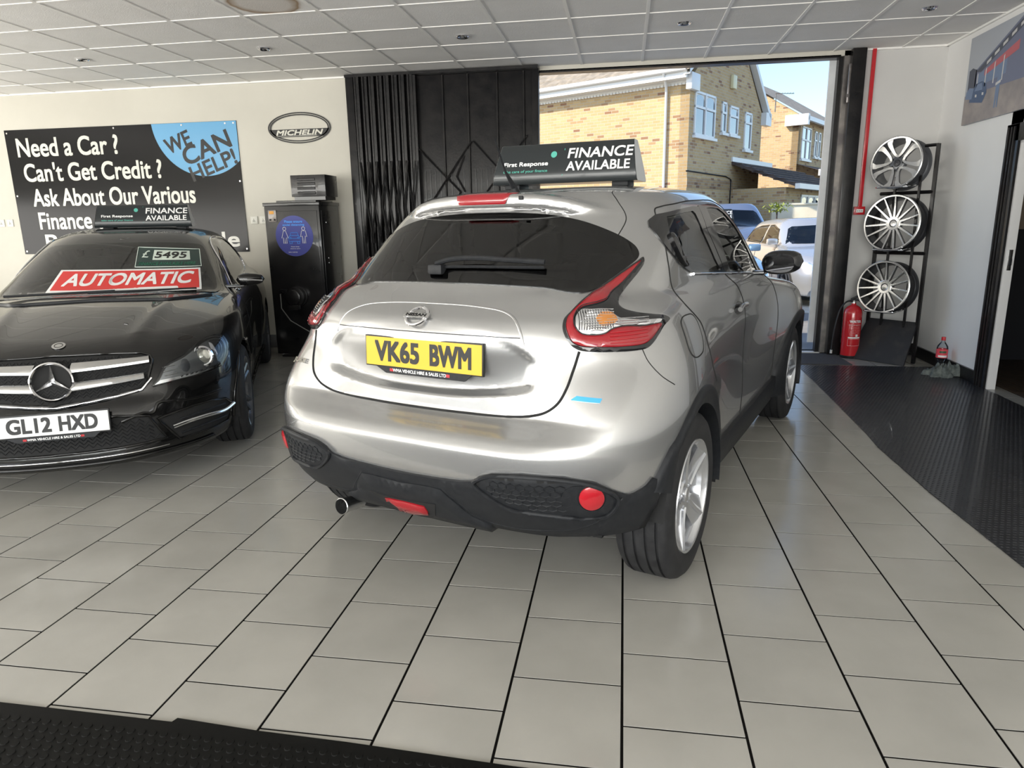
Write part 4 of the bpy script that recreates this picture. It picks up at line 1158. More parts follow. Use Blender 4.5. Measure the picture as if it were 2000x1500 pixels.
# cabin
for sy in (-.36, .36):
    so = MB().box(-1.75, -1.62, sy - .24, sy + .24, .45, 1.00, bev=.04).box(-1.65, -1.15, sy - .25, sy + .25, .38, .52, bev=.04).build('front_seat', M['seat'], coupe)
    MB().box(-1.76, -1.66, sy - .13, sy + .13, 1.02, 1.18, bev=.04).build('head_restraint', M['seat'], so)
MB().box(-2.6, -2.45, -.6, .6, .45, .98, bev=.05).build('rear_seat', M['seat'], coupe)
MB().box(-1.0, -.62, -.68, .68, .70, .93, bev=.04).build('dashboard', M['interior'], coupe)
MB().tube([(-1.12 + .04 * math.sin(a_), -.36 + .18 * math.cos(a_), .88 + .17 * math.sin(a_)) for a_ in [2 * PI * q / 24 for q in range(24)]], .014, 8, closed=True).build('steering_wheel', M['interior'], coupe)
MB().box(-1.16, -1.13, -.10, .10, 1.215, 1.265, bev=.012).build('rear_view_mirror', M['plastic'], coupe)
for wx in (0.0, -2.76):
    for sy in (-1, 1):
        wheel_parts('coupe', .322, .225, .232, 'twin5', coupe, (wx, sy * .762, .322), PI if sy < 0 else 0.0, (M['rubber'], M['grey_alloy'], M['satin']), spin=.3 if wx == 0 else .9)
# stickers inside the windscreen
M['sign_red'] = mat('sticker_red', (.62, .035, .030), .45)
M['sticker_dark'] = mat('price_card_green', (.012, .035, .030), .4)
M['green_print'] = mat('green_print', (.03, .25, .14), .5)
M['pale_green'] = mat('number_tiles', (.62, .70, .62), .5)
def glass_text(txt, W, H, c, parent, mtl, name, off, bold=.02, shear=0.0, rot=0.0):
    """lettering laid on the windscreen around (u,z)=c"""
    me = fit_text(txt, W, H, bold=bold, shear=shear)
    n = len(me.vertices); co = np.array([v.co[:] for v in me.vertices])
    cr, sr = math.cos(rot), math.sin(rot)
    u = c[0] + co[:, 0] * cr - co[:, 1] * sr; z = c[1] + (co[:, 0] * sr + co[:, 1] * cr)
    P = cb.project(np.stack([u, z], 1), FR); N = normals(F_coupe, P, 6e-3); P = P + N * off
    for i, v in enumerate(me.vertices): v.co = P[i]
    return link(name, me, mtl, parent)
st_o = [(-.325, 1.118), (.555, 1.102), (.590, .968), (-.352, .988)]
s0 = cb.patch('windscreen_sticker', st_o, FR, .0075, M['white_print'], coupe, thick=.002, h=.025, sm=False)
tag(s0)
cb.patch('sticker_red_field', [(-.308, 1.109), (.545, 1.093), (.574, .979), (-.332, .998)], FR, .0085, M['sign_red'], s0, thick=.001, h=.025, sm=False)
glass_text('AUTOMATIC', .80, .074, (.124, 1.050), s0, M['white_print'], 'sticker_lettering', .0098, bold=.07, shear=.15, rot=-.012)
pc = cb.patch('price_card', [(.120, 1.255), (.525, 1.228), (.560, 1.112), (.140, 1.122)], FR, .0072, M['sticker_dark'], coupe, thick=.002, h=.03, sm=False)
cb.line('price_card_edge', [(.120, 1.255), (.525, 1.228), (.560, 1.112), (.140, 1.122)], FR, .0028, M['pale_green'], pc, off=.008, closed=True, sm=False)
cb.patch('price_number_strip', [(.232, 1.232), (.465, 1.218), (.482, 1.158), (.238, 1.166)], FR, .0082, M['pale_green'], pc, thick=.001, h=.03, sm=False)
glass_text('5495', .205, .044, (.350, 1.194), pc, M['plate_black'], 'price_digits', .0095, bold=.08, rot=-.04)
glass_text('\u00a3', .042, .048, (.185, 1.205), pc, M['pale_green'], 'pound_sign', .0090, bold=.03, rot=-.03)
glass_text('FINANCE AVAILABLE HERE', .36, .020, (.340, 1.138), pc, M['green_print'], 'price_card_text', .0090, bold=.01, rot=-.025)
# ================================================================ the showroom
H = 2.93; XR = 2.93; YB = 7.5; XL = -9.6; YF = -3.6; T = .341
def st(name, mb_or_me, m, parent=None, angle=35):
    o = mb_or_me.build(name, m, parent, angle=angle); o['kind'] = 'structure'
    return o
M['wall'] = noise_col(mat('cream_wall_paint', (.70, .67, .58), .6), (.53, .512, .45), (.565, .547, .482), 1.6, bump=.04, bscale=60)
M['wall_r'] = noise_col(mat('white_wall_paint', (.70, .67, .58), .6), (.76, .76, .75), (.80, .80, .79), 1.6, bump=.04, bscale=60)
M['wall_r2'] = noise_col(mat('pale_grey_wall_paint', (.6, .6, .58), .6), (.56, .555, .54), (.60, .595, .58), 1.6, bump=.04, bscale=60)
M['grout'] = mat('dark_grout', (.006, .0055, .005), 1.0, spec=.05)
M['tile'] = noise_col(mat('stone_floor_tile', (.50, .48, .43), .25, spec=.45), (.30, .291, .264), (.35, .339, .308), 3.2, 6, .30, .72, rough=(.12, .24), bump=.015, bscale=14, obrand=.035)
M['ceil'] = noise_col(mat('ceiling_panel', (.62, .61, .57), .8), (.80, .79, .765), (.84, .83, .81), 3.0, bump=.25, bscale=160, obrand=.02)
M['bar'] = mat('ceiling_grid', (.86, .85, .82), .5)
M['void'] = mat('ceiling_void', (.06, .06, .06), .9)
M['gblack'] = noise_col(mat('black_gloss_timber', (.012, .012, .013), .18, 0, .12, spec=.3), (.007, .007, .008), (.013, .012, .012), 9, rough=(.22, .42), bump=.10, bscale=40)

# floor slab, then tiles laid half a tile apart from column to column
slab = st('floor', MB().box(XL, XR + .14, YF, YB + .25, -.10, -.0022), M['grout'])
PH = {-8: .98, -7: .55, -6: .0, -5: .56, -4: .02, -3: .54, -2: .02, -1: .49, 0: .98, 1: .43, 2: .92, 3: .36, 4: .82, 5: .30, 6: .78, 7: .28, 8: .78}
g_ = .0037
gx_ = .0042
tm = MB().box(gx_, T - gx_, g_, T - g_, -.010, 0).mesh('tile', 0); tm.materials.append(M['tile'])
cand = []
for k in range(-27, 9):
    ph = PH.get(k, .0 if k % 2 == 0 else .53)
    for r in range(-12, 24):
        x0 = k * T; y0 = (ph + r) * T
        if x0 < XL or x0 + T > XR + .15 or y0 + T > YB + .1 or y0 < YF: continue
        cx_, cy_ = x0 + T / 2, y0 + T / 2
        # in view?
        v = cam.matrix_world.inverted() @ Vector((cx_, cy_, 0))
        px = 1000 + 1342.12 * v.x / -v.z if v.z < -.1 else -9999
        py = 750 - 1342.12 * v.y / -v.z if v.z < -.1 else 9999
        vis = v.z < -.1 and -250 < px < 2250 and -100 < py < 1700
        hid = (1.66 < x0 and 1.6 < cy_ < 6.7 and x0 + T < 2.85) or (cy_ < 1.2)
        under = False
        d = v.length
        cand.append(((0 if vis and not hid else 1, d), x0, y0))
cand.sort(key=lambda c: c[0])
near = [c for c in cand[:300]]
for c in near: link('tile', tm, None, slab, (c[1], c[2], 0))
rest = MB()
for c in cand[300:]: rest.box(c[1] + gx_, c[1] + T - gx_, c[2] + g_, c[2] + T - g_, -.010, 0)
o = rest.build('tile_field', M['tile'], slab); o['kind'] = 'stuff'
# cut tiles closing the gap at the right hand wall
ct = MB().box(8 * T + .004 if False else 2.73 + g_, XR + .13, g_, T - g_, -.010, -.0005)
me_ct = ct.mesh('cut_tile', 0); me_ct.materials.append(M['tile'])
for r in range(-10, 22):
    y0 = (.28 + r) * T
    if y0 + T < YB: link('cut_tile', me_ct, None, slab, (0, y0, 0))
for k in range(-27, 9):
    ph = PH.get(k, .0 if k % 2 == 0 else .53)
    r = int(math.floor((YB + .1) / T - ph)); y0 = (ph + r) * T
    if k * T < XL: continue
    if y0 < YB - .01: MB().box(k * T + gx_, min(XR, k * T + T - gx_), y0 + g_, YB + .01, -.010, 0).build('cut_tile', M['tile'], slab, angle=0)

# walls
st('wall_back', MB().box(XL, -.93, YB, YB + .2, 0, H + .1).box(-.93, 2.19, YB, YB + .2, 2.885, H + .1), M['wall'])
st('wall_back_right', MB().box(2.19, XR + .1, YB, YB + .2, 0, H + .1), M['wall_r2'])
st('wall_right', MB().box(XR, XR + .06, 6.02, YB, 0, H + .1).box(XR, XR + .06, YF, 5.10, 0, H + .1).box(XR, XR + .06, 5.10, 6.19, 1.93, H + .1), M['wall_r'])
st('wall_left', MB().box(XL - .1, XL, YF, YB, 0, H + .1), M['wall'])
st('wall_front', MB().box(XL, XR, YF - .1, YF, 0, .45).box(XL, XR, YF - .1, YF, 2.75, H + .1), M['wall'])
M['frame_white'] = mat('white_frame', (.7, .7, .7), .4)
for k in range(6):
    st('window_%d' % (k + 1), MB().box(XL + k * 2.09, XL + k * 2.09 + .08, YF - .08, YF, .45, 2.75).box(XL + k * 2.09, XL + k * 2.09 + 2.09, YF - .07, YF - .01, .42, .48).box(XL + k * 2.09, XL + k * 2.09 + 2.09, YF - .07, YF - .01, 2.70, 2.76), M['gblack'])
# ceiling: void board, grid bars, panels
ce = st('ceiling', MB().box(XL, XR + .1, YF, YB + .2, H + .03, H + .08), M['void'])
X0, Y0, G = -4.075, 4.661, .6
pm = MB().box(.012, G - .012, .012, G - .012, .004, .016).mesh('ceiling_panel', 0); pm.materials.append(M['ceil'])
M['ceil_stain'] = M['ceil'].copy(); M['ceil_stain'].name = 'stained_ceiling_panel'
def stain(m):
    t = m.node_tree; b = t.nodes['Principled BSDF']; L = t.links
    src = b.inputs['Base Color'].links[0].from_socket
    tc = nn(m, 'ShaderNodeTexCoord'); sb_ = nn(m, 'ShaderNodeVectorMath', operation='SUBTRACT'); sb_.inputs[1].default_value = (.30, .36, .010)
    no = nn(m, 'ShaderNodeTexNoise'); no.inputs['Scale'].default_value = 7
    ln = nn(m, 'ShaderNodeVectorMath', operation='LENGTH')
    ad = nn(m, 'ShaderNodeMath', operation='MULTIPLY_ADD'); ad.inputs[1].default_value = .05; 
    L.new(tc.outputs['Object'], sb_.inputs[0]); L.new(sb_.outputs[0], ln.inputs[0]); L.new(tc.outputs['Object'], no.inputs['Vector'])
    L.new(no.outputs[0], ad.inputs[0]); L.new(ln.outputs['Value'], ad.inputs[2])
    r = nn(m, 'ShaderNodeValToRGB'); e = r.color_ramp.elements
    e[0].position = .0; e[0].color = (.25, .25, .25, 1)
    e[1].position = .20; e[1].color = (.30, .30, .30, 1)
    for p, c in ((.245, .75), (.262, 1.0), (.272, .55), (.29, .12), (.31, 0.0)):
        q = e.new(p); q.color = (c, c, c, 1)
    L.new(ad.outputs[0], r.inputs[0])
    mx = nn(m, 'ShaderNodeMix', data_type='RGBA'); mx.inputs['B'].default_value = (.26, .17, .085, 1)
    for s_ in mx.inputs:
        if s_.name == 'B' and s_.type == 'RGBA': s_.default_value = (.30, .20, .11, 1)
    A = [s_ for s_ in mx.inputs if s_.name == 'A' and s_.type == 'RGBA'][0]
    L.new(r.outputs[0], mx.inputs['Factor']); L.new(src, A); L.new([s_ for s_ in mx.outputs if s_.type == 'RGBA'][0], b.inputs['Base Color'])
stain(M['ceil_stain'])
sm_me = pm.copy(); sm_me.materials.clear(); sm_me.materials.append(M['ceil_stain'])
pan = []
i0, i1 = int((XL - X0) / G) - 1, int((XR - X0) / G) + 1
far = MB()
for i in range(i0, i1 + 1):
    for j in range(-14, 5):
        x0, y0 = X0 + i * G, Y0 + j * G
        xa, xb, ya, yb = max(x0, XL), min(x0 + G, XR), max(y0, YF), min(y0 + G, YB)
        if xb - xa < .05 or yb - ya < .03: continue
        full = xb - xa > G - .01 and yb - ya > G - .01
        if y0 > 1.8:
            if full: link('ceiling_panel', sm_me if (abs(x0 + .3 + 2.58) < .3 and abs(y0 + .3 - 4.92) < .35) else pm, None, ce, (x0, y0, H))
            else: MB().box(xa + .012, xb - .002, ya + .012, yb - .002, H + .004, H + .016).build('ceiling_panel', M['ceil'], ce)
        else: far.box(xa + .012, xb - .012, ya + .012, yb - .012, H + .004, H + .016)
o = far.build('ceiling_panels_behind', M['ceil'], ce); o['kind'] = 'stuff'
for i in range(i0, i1 + 1):
    x = X0 + i * G
    if XL < x < XR: MB().box(x - .012, x + .012, YF, YB, H - .002, H + .012).build('ceiling_bar', M['bar'], ce)
for j in range(-14, 5):
    y = Y0 + j * G
    if YF < y < YB: MB().box(XL, XR, y - .012, y + .012, H - .001, H + .012).build('cross_bar', M['bar'], ce)
st('trim_1', MB().box(XL, -2.94, YB - .022, YB, H - .012, H + .004).box(2.19, XR, YB - .022, YB, H - .012, H + .004), M['bar'])
st('trim_2', MB().box(XR - .022, XR, YF, YB, H - .012, H + .004), M['bar'])
# baseboards
st('baseboard_back', MB().box(XL, -2.95, YB - .02, YB, 0, .15).box(2.19, XR, YB - .02, YB, 0, .12), M['gblack'])
st('baseboard_right', MB().box(XR - .02, XR, 6.19, YB, 0, .11).box(XR - .02, XR, YF, 5.0, 0, .11), M['gblack'])

# downlights
dl = MB().lathe([(.004, .030), (-.004, .034), (-.010, .044), (-.012, .050), (-.004, .056), (.004, .056)], 32, axis='Z').mesh('downlight'); dl.materials.append(M['chrome'])
dc = MB().lathe([(.002, .0), (.002, .031)], 24, axis='Z').mesh('bulb'); M['bulb'] = mat('lamp_glass', (.75, .75, .72), .2, 0, .5); dc.materials.append(M['bulb'])
names = ['first from the left', 'second from the left', 'third, above the folding gate', 'fourth, in front of the doorway', 'fifth, nearest the right wall']
for k, x in enumerate((-5.006, -3.202, -1.401, .425, 2.243)):
    e = empty('ceiling_downlight', (x, 6.18, H), 0, 'small round recessed ceiling spotlight, ' + names[k], 'ceiling light', 'recessed spotlights in the ceiling')
    link('trim_ring', dl, None, e); link('bulb', dc, None, e)
    # this row of lamps is off in the photograph

# ---------------------------------------------------------------- mats
M['mat'] = noise_col(mat('ribbed_rubber_mat', (.020, .021, .024), .30, 0, .2), (.013, .014, .017), (.020, .021, .025), 8, rough=(.26, .42))
M['mat2'] = mat('front_rubber_mat', (.005, .005, .0045), .6, spec=.12)
M['doormat'] = noise_col(mat('grey_fibre_doormat', (.06, .06, .062), .9), (.045, .045, .047), (.085, .085, .088), 250, bump=.5, bscale=500)
rm = empty('rubber_mat', (0, 0, 0), 0, 'large black raised-dot rubber mat along the right side of the floor', 'mat')
edge = [(1.66, 6.86), (1.575, 4.6), (1.555, 4.35), (1.56, 3.6), (1.60, 2.8), (1.66, .6), (2.91, .6), (2.92, 6.86)]
MB().prism(edge, 0.0005, .005).build('mat_sheet', M['mat'], rm)
dm = MB(); n_ = 0; EA = np.array(edge)
gx = np.arange(1.56, 2.91, .0265); gy = np.arange(2.6, 6.86, .0265)
P2 = []
for a_, yy in enumerate(gy):
    for xx in gx: P2.append((xx + (.013 if a_ % 2 else 0), yy))
P2 = np.array(P2); P2 = P2[inpoly(P2, EA)]
V_ = []; F_ = []
for (xx, yy) in P2:
    b_ = len(V_); r_ = .0075
    V_ += [(xx - r_, yy - r_ * .6, .005), (xx + r_, yy - r_ * .6, .005), (xx + r_, yy + r_ * .6, .005), (xx - r_, yy + r_ * .6, .005),
           (xx - r_ * .5, yy - r_ * .2, .0072), (xx + r_ * .5, yy - r_ * .2, .0072), (xx + r_ * .5, yy + r_ * .2, .0072), (xx - r_ * .5, yy + r_ * .2, .0072)]
    F_ += [(b_, b_ + 1, b_ + 5, b_ + 4), (b_ + 1, b_ + 2, b_ + 6, b_ + 5), (b_ + 2, b_ + 3, b_ + 7, b_ + 6), (b_ + 3, b_, b_ + 4, b_ + 7), (b_ + 4, b_ + 5, b_ + 6, b_ + 7)]
me = bpy.data.meshes.new('raised_dots'); me.from_pydata(V_, [], F_); me.update()
for p in me.polygons: p.use_smooth = True
o = link('raised_dots', me, M['mat'], rm); o['kind'] = 'stuff'
fm = empty('coin_mat', (0, 0, 0), 0, 'black coin-pattern rubber mat across the bottom of the picture', 'mat')
MB().prism([(-3.2, -.6), (1.6, -.6), (1.6, 1.48), (-.28, 1.503), (-.75, 1.525), (-1.02, 1.532), (-1.278, 1.548), (-1.285, 1.531), (-1.86, 1.537), (-3.2, 1.55)], .0005, .006).build('mat_sheet', M['mat2'], fm)
V_ = []; F_ = []
for a_, yy in enumerate(np.arange(1.12, 1.50, .030)):
    for xx in np.arange(-2.6, .5, .034):
        x_ = xx + (.017 if a_ % 2 else 0); b_ = len(V_)
        for q in range(10): V_.append((x_ + .011 * math.cos(.628 * q), yy + .011 * math.sin(.628 * q), .006))
        for q in range(10): V_.append((x_ + .0095 * math.cos(.628 * q), yy + .0095 * math.sin(.628 * q), .0080))
        F_ += [(b_ + q, b_ + (q + 1) % 10, b_ + 10 + (q + 1) % 10, b_ + 10 + q) for q in range(10)] + [tuple(b_ + 10 + q for q in range(10))]
me = bpy.data.meshes.new('coin_studs'); me.from_pydata(V_, [], F_); me.update()
o = link('coin_studs', me, M['mat2'], fm); o['kind'] = 'stuff'
tag(MB().prism([(-.3, 6.90), (2.17, 6.90), (2.16, 7.47), (-.3, 7.47)], .0005, .010).build('doormat', M['doormat']), 'flat grey fibre doormat lying inside the big doorway', 'doormat')
st('trim_3', MB().box(-.93, 2.19, YB, YB + .10, -.02, .012), mat('pale_threshold', (.62, .60, .55), .5))
# inner room behind the right-hand doorway
M['dark_wall'] = mat('dark_lower_wall', (.035, .036, .042), .6)
M['tan_wall'] = mat('tan_upper_wall', (.42, .33, .25), .7)
M['wood_floor'] = noise_col(mat('dark_wood_floor', (.07, .05, .035), .4), (.05, .035, .025), (.10, .072, .05), 6)
st('wall_inner_room', MB().box(XR + .06, XR + 4.2, 7.3, 7.4, 0, 1.25).box(XR + 4.1, XR + 4.2, 3.4, 7.4, 0, 1.25), M['dark_wall'])
st('wall_inner_room_upper', MB().box(XR + .06, XR + 4.2, 7.3, 7.4, 1.25, H).box(XR + 4.1, XR + 4.2, 3.4, 7.4, 1.25, H).box(XR + .06, XR + 4.2, 3.3, 3.4, 0, H), M['tan_wall'])
st('ceiling_inner_room', MB().box(XR + .06, XR + 4.2, 3.3, 7.4, 2.6, 2.65), M['ceil'])
wf = st('floor_inner_room', MB().box(XR + .06, XR + 4.2, 3.3, 7.4, -.1, -.004), M['grout'])
bd_ = MB().box(0, .085, 0, 1.0, -.004, .001).mesh('floor_board'); bd_.materials.append(M['wood_floor'])
for k in range(12):
    for q in range(4): link('floor_board', bd_, None, wf, (XR + .15 + k * .088, 3.4 + q * 1.004 - (.5 if k % 2 else 0) * .9 + .5, 0))
# doorway in the right wall: black architrave, white lining
da = st('door_1', MB().box(XR - .025, XR, 6.01, 6.19, 0, 2.06, bev=.004).box(XR - .025, XR, 5.10, 6.19, 1.93, 2.06, bev=.004).box(XR - .025, XR, 4.98, 5.12, 0, 2.06, bev=.004), M['gblack'])
for k, q in enumerate((.035, .075, .12)):
    MB().box(XR - .036, XR - .024, 6.02 + q, 6.035 + q, 0, 2.04).build('architrave_moulding', M['gblack'], da)
MB().box(XR - .005, XR + .062, 5.995, 6.022, 0, 1.93).box(XR - .005, XR + .062, 5.10, 6.0, 1.915, 1.932).build('door_lining', M['frame_white'], da)
MB().box(XR + .015, XR + .045, 5.990, 5.996, .96, 1.12, bev=.002).build('latch_plate', M['satin'], da)
MB().box(XR + .02, XR + .042, 5.980, 5.992, 1.00, 1.05, bev=.003).build('latch_keep', M['plastic'], da)

# ---------------------------------------------------------------- big doorway: posts on the right, folding gate on the left
M['white_jamb'] = noise_col(mat('white_painted_jamb', (.66, .68, .70), .35), (.60, .62, .64), (.70, .72, .74), 5)
M['metal_strip'] = noise_col(mat('worn_metal_channel', (.20, .19, .18), .3, .7), (.14, .13, .13), (.28, .26, .24), 7, rough=(.2, .45))
st('door_2', MB().box(1.925, 1.990, 7.62, 7.645, .10, 2.93), M['white_jamb'])
st('trim_4', MB().box(1.985, 2.025, 7.54, 7.62, 0, 2.93), M['gblack'])
st('trim_5', MB().box(2.022, 2.078, 7.50, 7.56, 0, 2.93), M['metal_strip'])
st('trim_6', MB().box(2.072, 2.195, 7.41, 7.52, 0, 2.93, bev=.004), M['gblack'])
st('trim_7', MB().box(-.93, 1.99, 7.50, 7.62, 2.87, 2.895), M['gblack'])
MB().box(2.05, 2.075, 7.42, 7.44, 2.45, 2.80, bev=.008).box(2.045, 2.08, 7.415, 7.425, 2.50, 2.53).build('gate_bracket', M['metal_strip'], bpy.data.objects['trim_6'])

gate = empty('folding_gate', (-1.9, 7.45, 0), 0, 'black concertina gate of folded boards with crossed lattice bars', 'gate')
def gl_(mb, nm, m=M['gblack'], ang=35):
    o = mb.build(nm, m, None, angle=ang); o.parent = gate; o.matrix_parent_inverse = gate.matrix_basis.inverted(); return o
gl_(MB().box(-2.945, -2.86, 7.38, 7.50, 0, 2.915, bev=.004), 'gate_stile')
gl_(MB().box(-2.945, -.905, 7.47, 7.50, 0, 2.915), 'gate_backing')
for k in range(8):        # bunched folded leaves
    x = -2.845 + k * .082
    gl_(MB().box(x, x + .016, 7.36 + .010 * (k % 2), 7.48, 0, 2.90).box(x + .016, x + .050, 7.37 + .02 * (k % 2), 7.385 + .02 * (k % 2), 0, 2.90), 'folded_leaf')
for k in range(7):        # lattice bars bunched between the leaves
    x = -2.83 + k * .085
    gl_(MB().tube([(x, 7.355, 2.05), (x + .10, 7.35, 1.20)], .010, 6).tube([(x + .11, 7.345, 2.05), (x + .01, 7.345, 1.20)], .010, 6), 'lattice_bar')
    gl_(MB().tube([(x, 7.355, 1.20), (x + .05, 7.35, .35)], .010, 6), 'lattice_bar')
gl_(MB().box(-2.232, -2.19, 7.40, 7.48, 0, 2.895), 'gate_stile')
bx_ = [-2.19, -1.912, -1.644, -1.337, -1.06, -.915]
for a_, b_ in zip(bx_[:-1], bx_[1:]):
    bo = gl_(MB().box(a_ + .006, b_ - .006, 7.452, 7.472, 0, 2.895, bev=.003), 'gate_board')
    n = max(2, int((b_ - a_) / .055))
    for q in range(1, n):
        x = a_ + (b_ - a_) * q / n
        r_ = MB().box(x - .004, x + .004, 7.446, 7.456, 0, 1.95).build('rib', M['gblack'], bo)
for x in (-1.912, -1.644, -1.337, -1.06): gl_(MB().tube([(x, 7.445, 0), (x, 7.445, 2.89)], .010, 8), 'hinge_rod')
gl_(MB().box(-.975, -.905, 7.42, 7.50, 0, 2.90, bev=.004), 'gate_stile')
def wb(px, pz, dy=0): return (px, 7.43 + dy, pz)
for a_, b_ in (((-2.24, 2.22), (-1.75, 1.72)), ((-1.62, 2.23), (-2.08, 1.61)), ((-1.60, 2.23), (-1.30, 1.91)), ((-1.03, 2.27), (-1.50, 1.67)), ((-1.70, 2.09), (-1.79, 1.88)), ((-1.79, 1.88), (-1.70, 1.72)), ((-1.30, 1.91), (-1.05, 1.66)), ((-2.08, 1.61), (-1.70, 1.1)), ((-1.75, 1.72), (-2.1, 1.2))):
    gl_(MB().tube([wb(*a_), wb(*b_, dy=-.01)], .0085, 6), 'lattice_bar')
gl_(MB().box(-2.945, -.905, 7.36, 7.50, 2.898, 2.925), 'gate_track')
# ================================================================ things on the walls and floor
M['banner'] = mat('banner_vinyl', (.014, .014, .015), .16, 0, .0, spec=.22)
M['banner_blue'] = mat('banner_blue', (.13, .37, .62), .22, 0, .4)
M['banner_text'] = mat('banner_lettering', (.66, .66, .60), .3, 0, .3)
M['logo_black'] = mat('logo_black', (.012, .012, .012), .4)
M['logo_white'] = mat('logo_white', (.62, .61, .54), .5)
def wall_text(s, W, H, x, z, y, m, parent, name='lettering', bold=.12, shear=0.0, rot=0.0, left=False):
    me = fit_text(s, W, H, bold=bold, shear=shear)
    if left: me.transform(Matrix.Translation((W / 2, 0, 0)))
    me.transform(Matrix.Rotation(rot, 4, 'Z')); me.transform(Matrix.Rotation(PI / 2, 4, 'X')); me.transform(Matrix.Translation((x, y, z)))
    o = link(name, me, m, None); 
    if parent is not None:
        o.parent = parent; o.matrix_parent_inverse = parent.matrix_basis.inverted()
    return o
bn = tag(boxobj('banner', -7.235, -4.286, 7.492, 7.4985, 1.117, 2.545, M['banner']), 'large black credit advertising banner with white lettering and blue circle', 'banner')
arc = [(-4.70 + .625 * math.cos(a_), 2.59 + .625 * math.sin(a_)) for a_ in [PI + (PI) * q / 40 for q in range(41)]]
arc = [(x, min(z, 2.543)) for x, z in arc if x < -4.288] + [(-4.288, 2.12), (-4.288, 2.543)]
o = MB().prism([(x, z) for x, z in arc], 0, .0015).build('blue_circle', M['banner_blue']); o.data.transform(Matrix.Rotation(PI / 2, 4, 'X')); o.data.transform(Matrix.Translation((0, 7.4918, 0))); o.parent = bn
for s, W, z, x, h in (('Need a Car ?', 1.33, 2.345, -7.10, .215), ("Can't Get Credit ?", 1.80, 2.065, -7.06, .215), ('Ask About Our Various', 2.12, 1.775, -7.00, .205), ('Finance &', .93, 1.505, -6.965, .20), ('Packages Available', 2.53, 1.235, -6.92, .225)):
    wall_text(s, W, h, x, z, 7.4905, M['banner_text'], bn, 'banner_lettering', bold=.045, left=True)
wall_text('WE', .33, .17, -5.02, 2.34, 7.4895, M['logo_black'], bn, 'banner_lettering', bold=.06, rot=.33)
wall_text('CAN', .62, .20, -4.68, 2.27, 7.4895, M['logo_black'], bn, 'banner_lettering', bold=.06, rot=.33)
wall_text('HELP!', .60, .17, -4.62, 2.08, 7.4895, M['logo_black'], bn, 'banner_lettering', bold=.06, rot=.33)
nm_ = MB().lathe([(0, .0), (.004, .0), (.004, .010), (0, .011)], 12, axis='Z').mesh('eyelet'); nm_.materials.append(M['satin'])
for x, z in ((-7.20, 2.51), (-5.8, 2.52), (-4.95, 2.52), (-4.42, 2.52), (-4.32, 2.52), (-4.31, 1.15), (-7.2, 1.15), (-4.31, 1.9), (-7.2, 1.8)): link('eyelet', nm_, None, bn, (x, 7.491, z), (PI / 2, 0, 0))

def oval(rx, rz, n=64): return [(rx * math.cos(2 * PI * q / n), rz * math.sin(2 * PI * q / n)) for q in range(n)]
lg_ = empty('oval_sign', (-3.55, 7.495, 2.44), 0, 'black outlined oval tyre maker sign on the cream wall', 'sign')
RX = Matrix.Rotation(PI / 2, 4, 'X')
def flat(name, ol, h0, h1, m, hole=None):
    if hole is None: me = MB().prism(ol, h0, h1).mesh(name)
    else:
        mb = MB(); n = len(ol)
        mb.grid([[(a_[0], a_[1], h1), (b_[0], b_[1], h1)] for a_, b_ in zip(ol, hole)], closed_u=True); me = mb.mesh(name)
    me.transform(RX); return link(name, me, m, lg_)
flat('outer_ring', oval(.366, .162), 0, .004, M['logo_black'], oval(.350, .149))
flat('inner_ring', oval(.343, .142), 0, .004, M['logo_black'], oval(.328, .129))
bandp = [(x, z) for x, z in oval(.352, .150) if -.087 <= z <= -.012]
bandp = [(-.350, -.012), (.350, -.012), (.335, -.045), (.300, -.075), (.27, -.092), (-.27, -.092), (-.300, -.075), (-.335, -.045)]
flat('name_band', bandp, 0, .004, M['logo_black'])
me = fit_text('MICHELIN', .55, .055, bold=.10, shear=.25); me.transform(Matrix.Translation((0, -.047, .0046))); me.transform(RX); link('sign_lettering', me, M['logo_white'], lg_)
flat('thin_line', [(-.27, -.083), (.2, -.083), (.2, -.079), (-.27, -.079)], .0045, .0048, M['logo_white'])

M['socket'] = mat('socket_plastic', (.62, .61, .55), .35)
def socket(x, z, lab):
    e = empty('wall_socket', (x, 7.5, z), 0, lab, 'socket', 'wall sockets')
    MB().box(-.043, .043, -.010, 0, -.043, .043, bev=.004).build('face_plate', M['socket'], e)
    MB().box(-.016, -.002, -.014, -.009, .004, .018, bev=.002).build('switch', M['socket'], e)
    MB().box(.004, .010, -.0115, -.009, -.016, -.006).box(-.012, -.006, -.0115, -.009, -.016, -.006).box(-.003, .002, -.0115, -.009, -.004, .004).build('pin_holes', M['plastic'], e)
socket(-4.188, 1.469, 'cream wall socket right of the banner, the one farther from the boiler')
socket(-4.075, 1.469, 'cream wall socket right of the banner, next to the boiler')
socket(-7.49, 1.490, 'cream wall socket at the left picture edge, the outer one')
socket(-7.37, 1.490, 'cream wall socket touching the left side of the banner')

